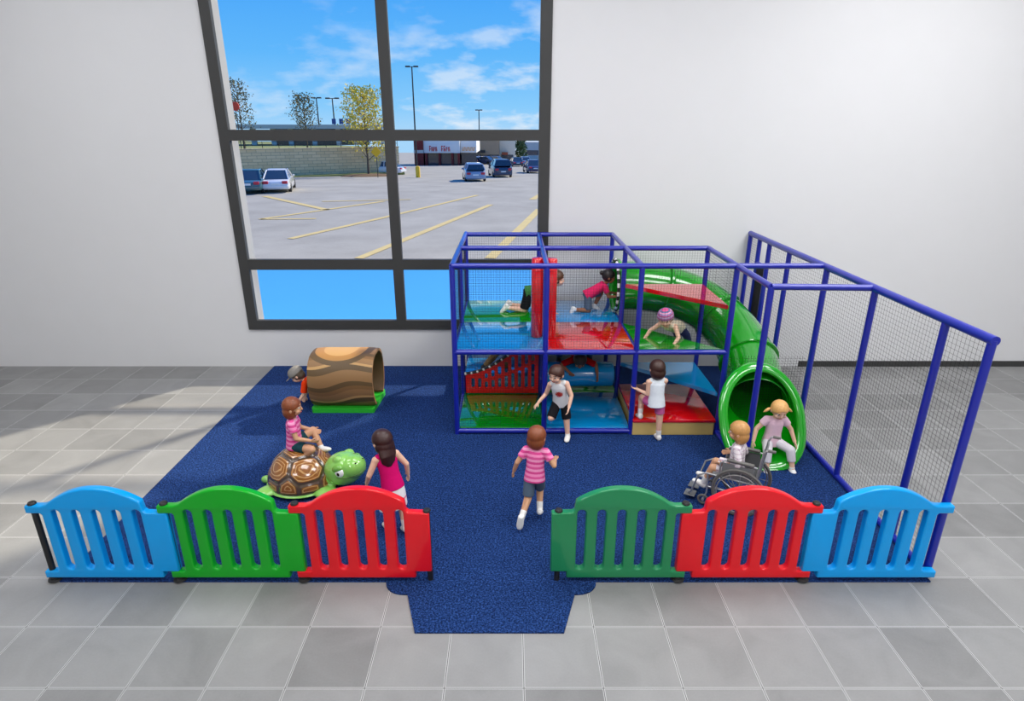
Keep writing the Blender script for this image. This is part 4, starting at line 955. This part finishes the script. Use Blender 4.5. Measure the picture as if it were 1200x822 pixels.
for i, (x, y, c, lb) in enumerate(((-8.6, 116, (44, 50, 66), 'far dark car by the yellow lettered shop'), (-6.9, 119, (150, 150, 160), 'far silver car in front of the tan shop'), (-5.2, 118, (52, 64, 100), 'far blue car in front of the tan shop'), (-3.4, 121, (90, 96, 110), 'far grey car at the end of the tan shop'))):
    car(lb, x, y, 60, PT('far_car_paint_%d' % i, c))
# retaining wall with a railing
m, nt, bs = new_mat('beige_block_wall'); tcn = nt.n('ShaderNodeTexCoord'); br = nt.n('ShaderNodeTexBrick', {'Scale': 1.0, 'Mortar Size': .015, 'Color1': srgb(236, 212, 166), 'Color2': srgb(220, 196, 150), 'Mortar': srgb(140, 132, 116), 'Brick Width': .9, 'Row Height': .3})
nt.t.links.new(nt.n('ShaderNodeMapping', {'Vector': tcn.outputs['Object'], 'Rotation': (PI / 2, 0, 0)}).outputs[0], br.inputs[0]); m.node_tree.links.new(br.outputs[0], bs.inputs[0]); bs.inputs['Roughness'].default_value = .9
rwl = empty('retaining_wall', (-18, 63, -.6), 0, 'long beige block retaining wall with railing across the parking lot', 'wall'); 
A_, B_ = V((-34, 57.5, 0)), V((-12.6, 71.0, 0)); d_ = (B_ - A_); Ln = d_.length; ang = math.atan2(d_.y, d_.x)
rwl.location = (A_.x, A_.y, -1.0); rwl.rotation_euler = (0, 0, ang)
bm = bmesh.new(); box(bm, 0, Ln, 0, .6, 0, 2.95); box(bm, -.02, Ln + .05, -.06, .66, 2.95, 3.08); obj('wall_body', bm, m, rwl, smooth=False)
bm = bmesh.new()
for i in range(17): tube(bm, [(i * Ln / 16, .3, 3.08), (i * Ln / 16, .3, 3.75)], .03, 6)
for zz_ in (3.4, 3.72): tube(bm, [(0, .3, zz_), (Ln, .3, zz_)], .025, 6)
obj('railing', bm, M['black'], rwl)
GRS = mat('dry_grass', (134, 140, 82), .95, .2, 3)
bm = bmesh.new(); n_ = V((-math.sin(ang), math.cos(ang), 0)); 
pl = [A_ + n_ * .6, B_ + n_ * .6, B_ + n_ * 60 + V((-10, 0, 0)), A_ + n_ * 60]; vs = [bm.verts.new((p.x, p.y, 1.9)) for p in pl]; vb = [bm.verts.new((p.x, p.y, -6)) for p in pl]
bm.faces.new(vs); bm.faces.new(vb[::-1])
for i in range(4): bm.faces.new((vb[i], vb[(i + 1) % 4], vs[(i + 1) % 4], vs[i]))
obj('terrace_ground', bm, GRS, kind='structure', smooth=False)
bm = bmesh.new(); prism(bm, [(-34, 55.6), (-34, 57.4), (-12.7, 70.9), (-11.9, 70.0)], -1.6, -.58); obj('grass_verge_strip', bm, GRS, kind='structure', smooth=False)
# planter bed
bm = bmesh.new(); ellipsoid(bm, (-15.0, 66.0, -.85), (V((2.9, 1.2, 0)), V((-.8, 1.7, 0)), V((0, 0, .35))), 28, 10); obj('planter_bed', bm, mat('brown_mulch', (112, 88, 62), .95, .3, 6), None, 'low brown mulch planter bed under the yellow green tree', 'planter bed')
# buildings
def bpart(nm, root, m, *bx_, bev=0): 
    bm = bmesh.new(); box(bm, *bx_, bev); return obj(nm, bm, m, root, smooth=False)
DG = gloss('dark_shop_glass', (52, 62, 74), .15); WF = mat('white_facade', (240, 238, 232), .8, .02, 2); TF = mat('tan_facade', (172, 150, 122), .85, .04, 2); CF = mat('cream_facade', (236, 222, 196), .85, .03, 2); BRK = mat('dark_red_brick', (128, 46, 42), .85, .12, 3); RSG = mat('red_sign_letters', (214, 40, 50), .6); YSG = mat('amber_sign_letters', (236, 160, 40), .6); CON = mat('pale_concrete', (200, 198, 192), .9, .05, 2)
zb = gh(112)
b1 = empty('shop_building', (-11.6, 110, zb), 0, 'white shop with red sign lettering and dark red brick pillars', 'shop')
bpart('wall_body', b1, WF, -3.6, 2.6, 0, 14, 2.1, 4.75); bpart('shopfront', b1, DG, -3.5, 2.5, .6, 13.8, 0, 2.1)
for x in (-3.2, -.9, 1.3, 2.4): bpart('brick_pillar', b1, BRK, x - .18, x + .18, -.15, .5, 0, 2.1)
bpart('side_block', b1, BRK, -5.2, -3.65, -.4, 12, 0, 4.6); bpart('side_band', b1, CON, -5.25, -3.6, -.45, -.38, 2.1, 2.6)
# blurred red sign: two words of strokes too soft to read
sgp = bpart('sign_board', b1, WF, -2.9, 1.6, -.08, .02, 2.15, 3.6)
for i, x in enumerate((-2.6, -2.25, -1.9, -1.55, -.55, -.15, .25, .65)):
    bm = bmesh.new(); h_ = .9 if i in (0, 4, 5) else .7
    box(bm, x, x + .1, -.16, -.09, 2.4, 2.4 + h_, .01, 1); box(bm, x + .1, x + .26, -.15, -.10, 2.4 + h_ - .16, 2.4 + h_, .01, 1); box(bm, x + .1, x + .26, -.15, -.10, 2.7, 2.83, .01, 1)
    if i % 2: box(bm, x + .18, x + .28, -.155, -.095, 2.4, 2.75, .01, 1)
    obj('sign_letter', bm, RSG, sgp)
b2 = empty('shop_building', (-7.4, 111.5, gh(112)), 0, 'white shop front with amber sign lettering next to the red lettered shop', 'shop')
bpart('wall_body', b2, WF, -1.55, 1.2, 0, 12, 2.1, 4.5); bpart('shopfront', b2, DG, -1.5, 1.15, .5, 11.5, 0, 2.1); s2 = bpart('sign_board', b2, WF, -1.4, 1.1, -.08, .02, 2.15, 3.4)
for i in range(8):
    x = -1.25 + i * .29; bm = bmesh.new(); box(bm, x, x + .09, -.16, -.09, 2.45, 3.02, .01, 1); box(bm, x + .09, x + .22, -.15, -.10, 2.45 + (.45 if i % 2 else 0), 2.57 + (.45 if i % 2 else 0), .01, 1); obj('sign_letter', bm, YSG, s2)
b3 = empty('shop_building', (-6.0, 128, gh(128)), 0, 'long low tan shop building behind the row of far cars', 'shop')
bpart('wall_body', b3, TF, -3.6, 3.4, 0, 16, 1.6, 4.35); bpart('shopfront', b3, DG, -3.5, 3.3, .4, 15, 0, 1.6); bpart('awning', b3, M['trim'], -1.2, .6, -.5, 0, 2.0, 2.5); bpart('roof_edge', b3, CON, -3.7, 3.5, -.1, 16.1, 4.35, 4.55)
b4 = empty('shop_building', (-1.05, 130, gh(130)), 0, 'cream shop building at the far end beside the evergreen', 'shop')
bpart('wall_body', b4, CF, -1.5, 1.7, 0, 16, 0, 4.7); bpart('parapet', b4, CF, -1.55, .4, -.1, 5, 4.7, 5.1); bpart('shopfront', b4, DG, -1.2, 1.3, -.05, .1, .1, 1.6); bpart('entrance_canopy', b4, mat('rust_canopy', (168, 84, 56), .8), -1.0, .2, -.8, 0, 1.6, 2.1)
b5 = empty('far_building', (6.5, 165, gh(165)), 0, 'distant pale low buildings at the right window edge', 'building')
bpart('wall_body', b5, CON, -3.5, 14, 0, 12, 0, 4.4); bpart('windows_band', b5, DG, -3.2, 13.5, -.05, .1, 1.2, 2.4)
b6 = empty('office_building', (-28.5, 82, 1.9), math.radians(10), 'low dark glazed building with pale pillars behind the retaining wall', 'building')
bpart('glazing', b6, DG, -2, 10, .3, 8, 0, 2.0); bpart('roof_slab', b6, CON, -7, 12.5, -.4, 9, 2.0, 2.5)
for x in (-6.5, -4.2, -1.8, .3, 3.2, 6.2, 8.4, 11.5): bpart('pillar', b6, CON, x - .3, x + .3, 0, .5, 0, 2.0)
for x in (5.6, 6.5, 7.3): bpart('sign_panel', b6, mat('blue_sign_panel', (70, 90, 150), .6), x, x + .5, -.45, -.38, 2.55, 3.2)
def tree(label, x, y, z0, h, rad, leafs, trunk_h, n, seed, tr=.10, cone=1.0, size=.11):
    rnd = random.Random(seed); r = empty('tree', (x, y, z0), 0, label, 'tree')
    bm = bmesh.new(); tips = []
    tube(bm, [(0, 0, 0), (.04, 0, trunk_h), (.0, .05, h * .6), (.05, 0, h * .97)], tr, 8, radii=[tr, tr * .85, tr * .5, tr * .12])
    for i in range(26):
        z = trunk_h + (h * .92 - trunk_h) * (i / 26) ** .9; t = i * 2.4; k = (1 - (z - trunk_h) / (h - trunk_h)) ** .7; ln = rad * (.35 + .65 * k) * rnd.uniform(.8, 1.1)
        e_ = V((math.cos(t) * ln, math.sin(t) * ln, z + ln * 1.1)); mid = V((math.cos(t) * ln * .5, math.sin(t) * ln * .5, z + ln * .4))
        tube(bm, [(0, 0, z), mid, e_], .03, 5, radii=[tr * .35, tr * .22, tr * .06]); tips.append((mid, e_))
    obj('trunk', bm, mat('tree_bark', (96, 84, 70), .9, .2, 8), r, ang=60)
    bm = bmesh.new()
    for i in range(n):
        m_, e_ = tips[rnd.randrange(len(tips))]; c = m_.lerp(e_, rnd.uniform(-.1, 1.05)) + V((rnd.gauss(0, .2), rnd.gauss(0, .2), rnd.gauss(0, .22))) * (rad / 1.5)
        c.z = min(c.z, h + rnd.gauss(0, .25))
        a = V((rnd.gauss(0, 1), rnd.gauss(0, 1), rnd.gauss(0, 1))).normalized(); b = a.orthogonal().normalized(); s_ = size * rnd.uniform(.7, 1.4)
        vs = [bm.verts.new(c + q) for q in (a * s_, b * s_ * .6, -a * s_, -b * s_ * .6)]; bm.faces.new(vs)
    obj('foliage', bm, leafs, r, smooth=False)
YG = mat('yellow_green_leaves', (226, 200, 60), .7, .35, .8); BR = mat('brownish_leaves', (128, 118, 78), .8, .3, .8); GN = mat('dark_green_leaves', (62, 92, 56), .8, .25, 1.0)
tree('yellow green autumn tree growing in the planter bed', -15.0, 66.0, -.75, 8.5, 2.5, YG, 1.5, 2900, 1, .13)
tree('sparse brownish tree behind the retaining wall', -22.2, 69.5, 1.9, 5.5, 1.5, BR, 1.2, 900, 2, .09, 1, .10)
tree('sparse tree at the left window edge behind the retaining wall', -27.6, 66.0, 1.9, 6.6, 1.7, BR, 1.2, 800, 3, .09, 1, .10)
tree('dark evergreen tree beside the cream building', 1.9, 140, gh(140), 5.0, 1.4, GN, .4, 1500, 4, .12, 1, .2)
def light_pole(label, x, y, z0, h, arm=.9):
    r = empty('light_pole', (x, y, z0), 0, label, 'light pole', 'parking lot light poles'); bm = bmesh.new(); tube(bm, [(0, 0, 0), (0, 0, h)], .1, 8, radii=[.12, .08]); obj('pole', bm, M['trim'], r)
    bm = bmesh.new(); tube(bm, [(-arm * .6, 0, h), (arm * .6, 0, h)], .05, 6); obj('crossarm', bm, M['trim'], r)
    for sg in (-1, 1):
        bm = bmesh.new(); box(bm, sg * arm * .6 - .32, sg * arm * .6 + .32, -.2, .2, h - .06, h + .12, .05, 2); obj('lamp_head', bm, M['trim'], r)
light_pole('tall twin headed light pole in front of the shops', -13.2, 88, gh(88), 13.0)
light_pole('thin far light pole above the tan shop', -6.3, 124, gh(124), 9.7, .6)
light_pole('light pole behind the retaining wall nearer the yellow tree', -26.0, 95, 1.9, 6.1, 1.1)
light_pole('light pole behind the retaining wall nearer the brown tree', -28.6, 96, 1.9, 6.2, .7)
r = empty('warning_sign', (-13.3, 62.5, gh(62.5)), 0, 'yellow diamond warning sign on a post beside the yellow tree', 'sign')
bm = bmesh.new(); tube(bm, [(0, .05, 0), (0, .05, 2.7)], .035, 8); obj('post', bm, M['trim'], r)
bm = bmesh.new(); vs = [bm.verts.new(p) for p in ((0, 0, 1.9), (.52, 0, 2.42), (0, 0, 2.94), (-.52, 0, 2.42))]; f_ = bm.faces.new(vs); g_ = bmesh.ops.extrude_face_region(bm, geom=[f_]); bmesh.ops.translate(bm, verts=[v for v in g_['geom'] if isinstance(v, bmesh.types.BMVert)], vec=(0, -.03, 0)); obj('sign_plate', bm, mat('amber_sign_plate', (246, 186, 20), .6), r, smooth=False)
bm = bmesh.new(); lathe(bm, [(.22, 0), (.22, .95), (.18, 1.06), (.05, 1.1)], 18, (-9.4, 63.1, gh(63.1))); obj('bollard', bm, mat('yellow_bollard_paint', (246, 196, 40), .6), None, 'yellow bollard standing in front of the red brick pillar', 'bollard')
r = empty('red_sign', (-27.3, 64.5, 1.9), 0, 'red round sign on a post at the left window edge', 'sign'); bm = bmesh.new(); tube(bm, [(0, .08, 0), (0, .08, 4.2)], .04, 8); obj('post', bm, M['trim'], r)
bm = bmesh.new(); tube(bm, [(0, .05, 4.1), (0, -.05, 4.1)], .42, 20); obj('sign_plate', bm, mat('orange_red_sign', (226, 70, 40), .6), r)
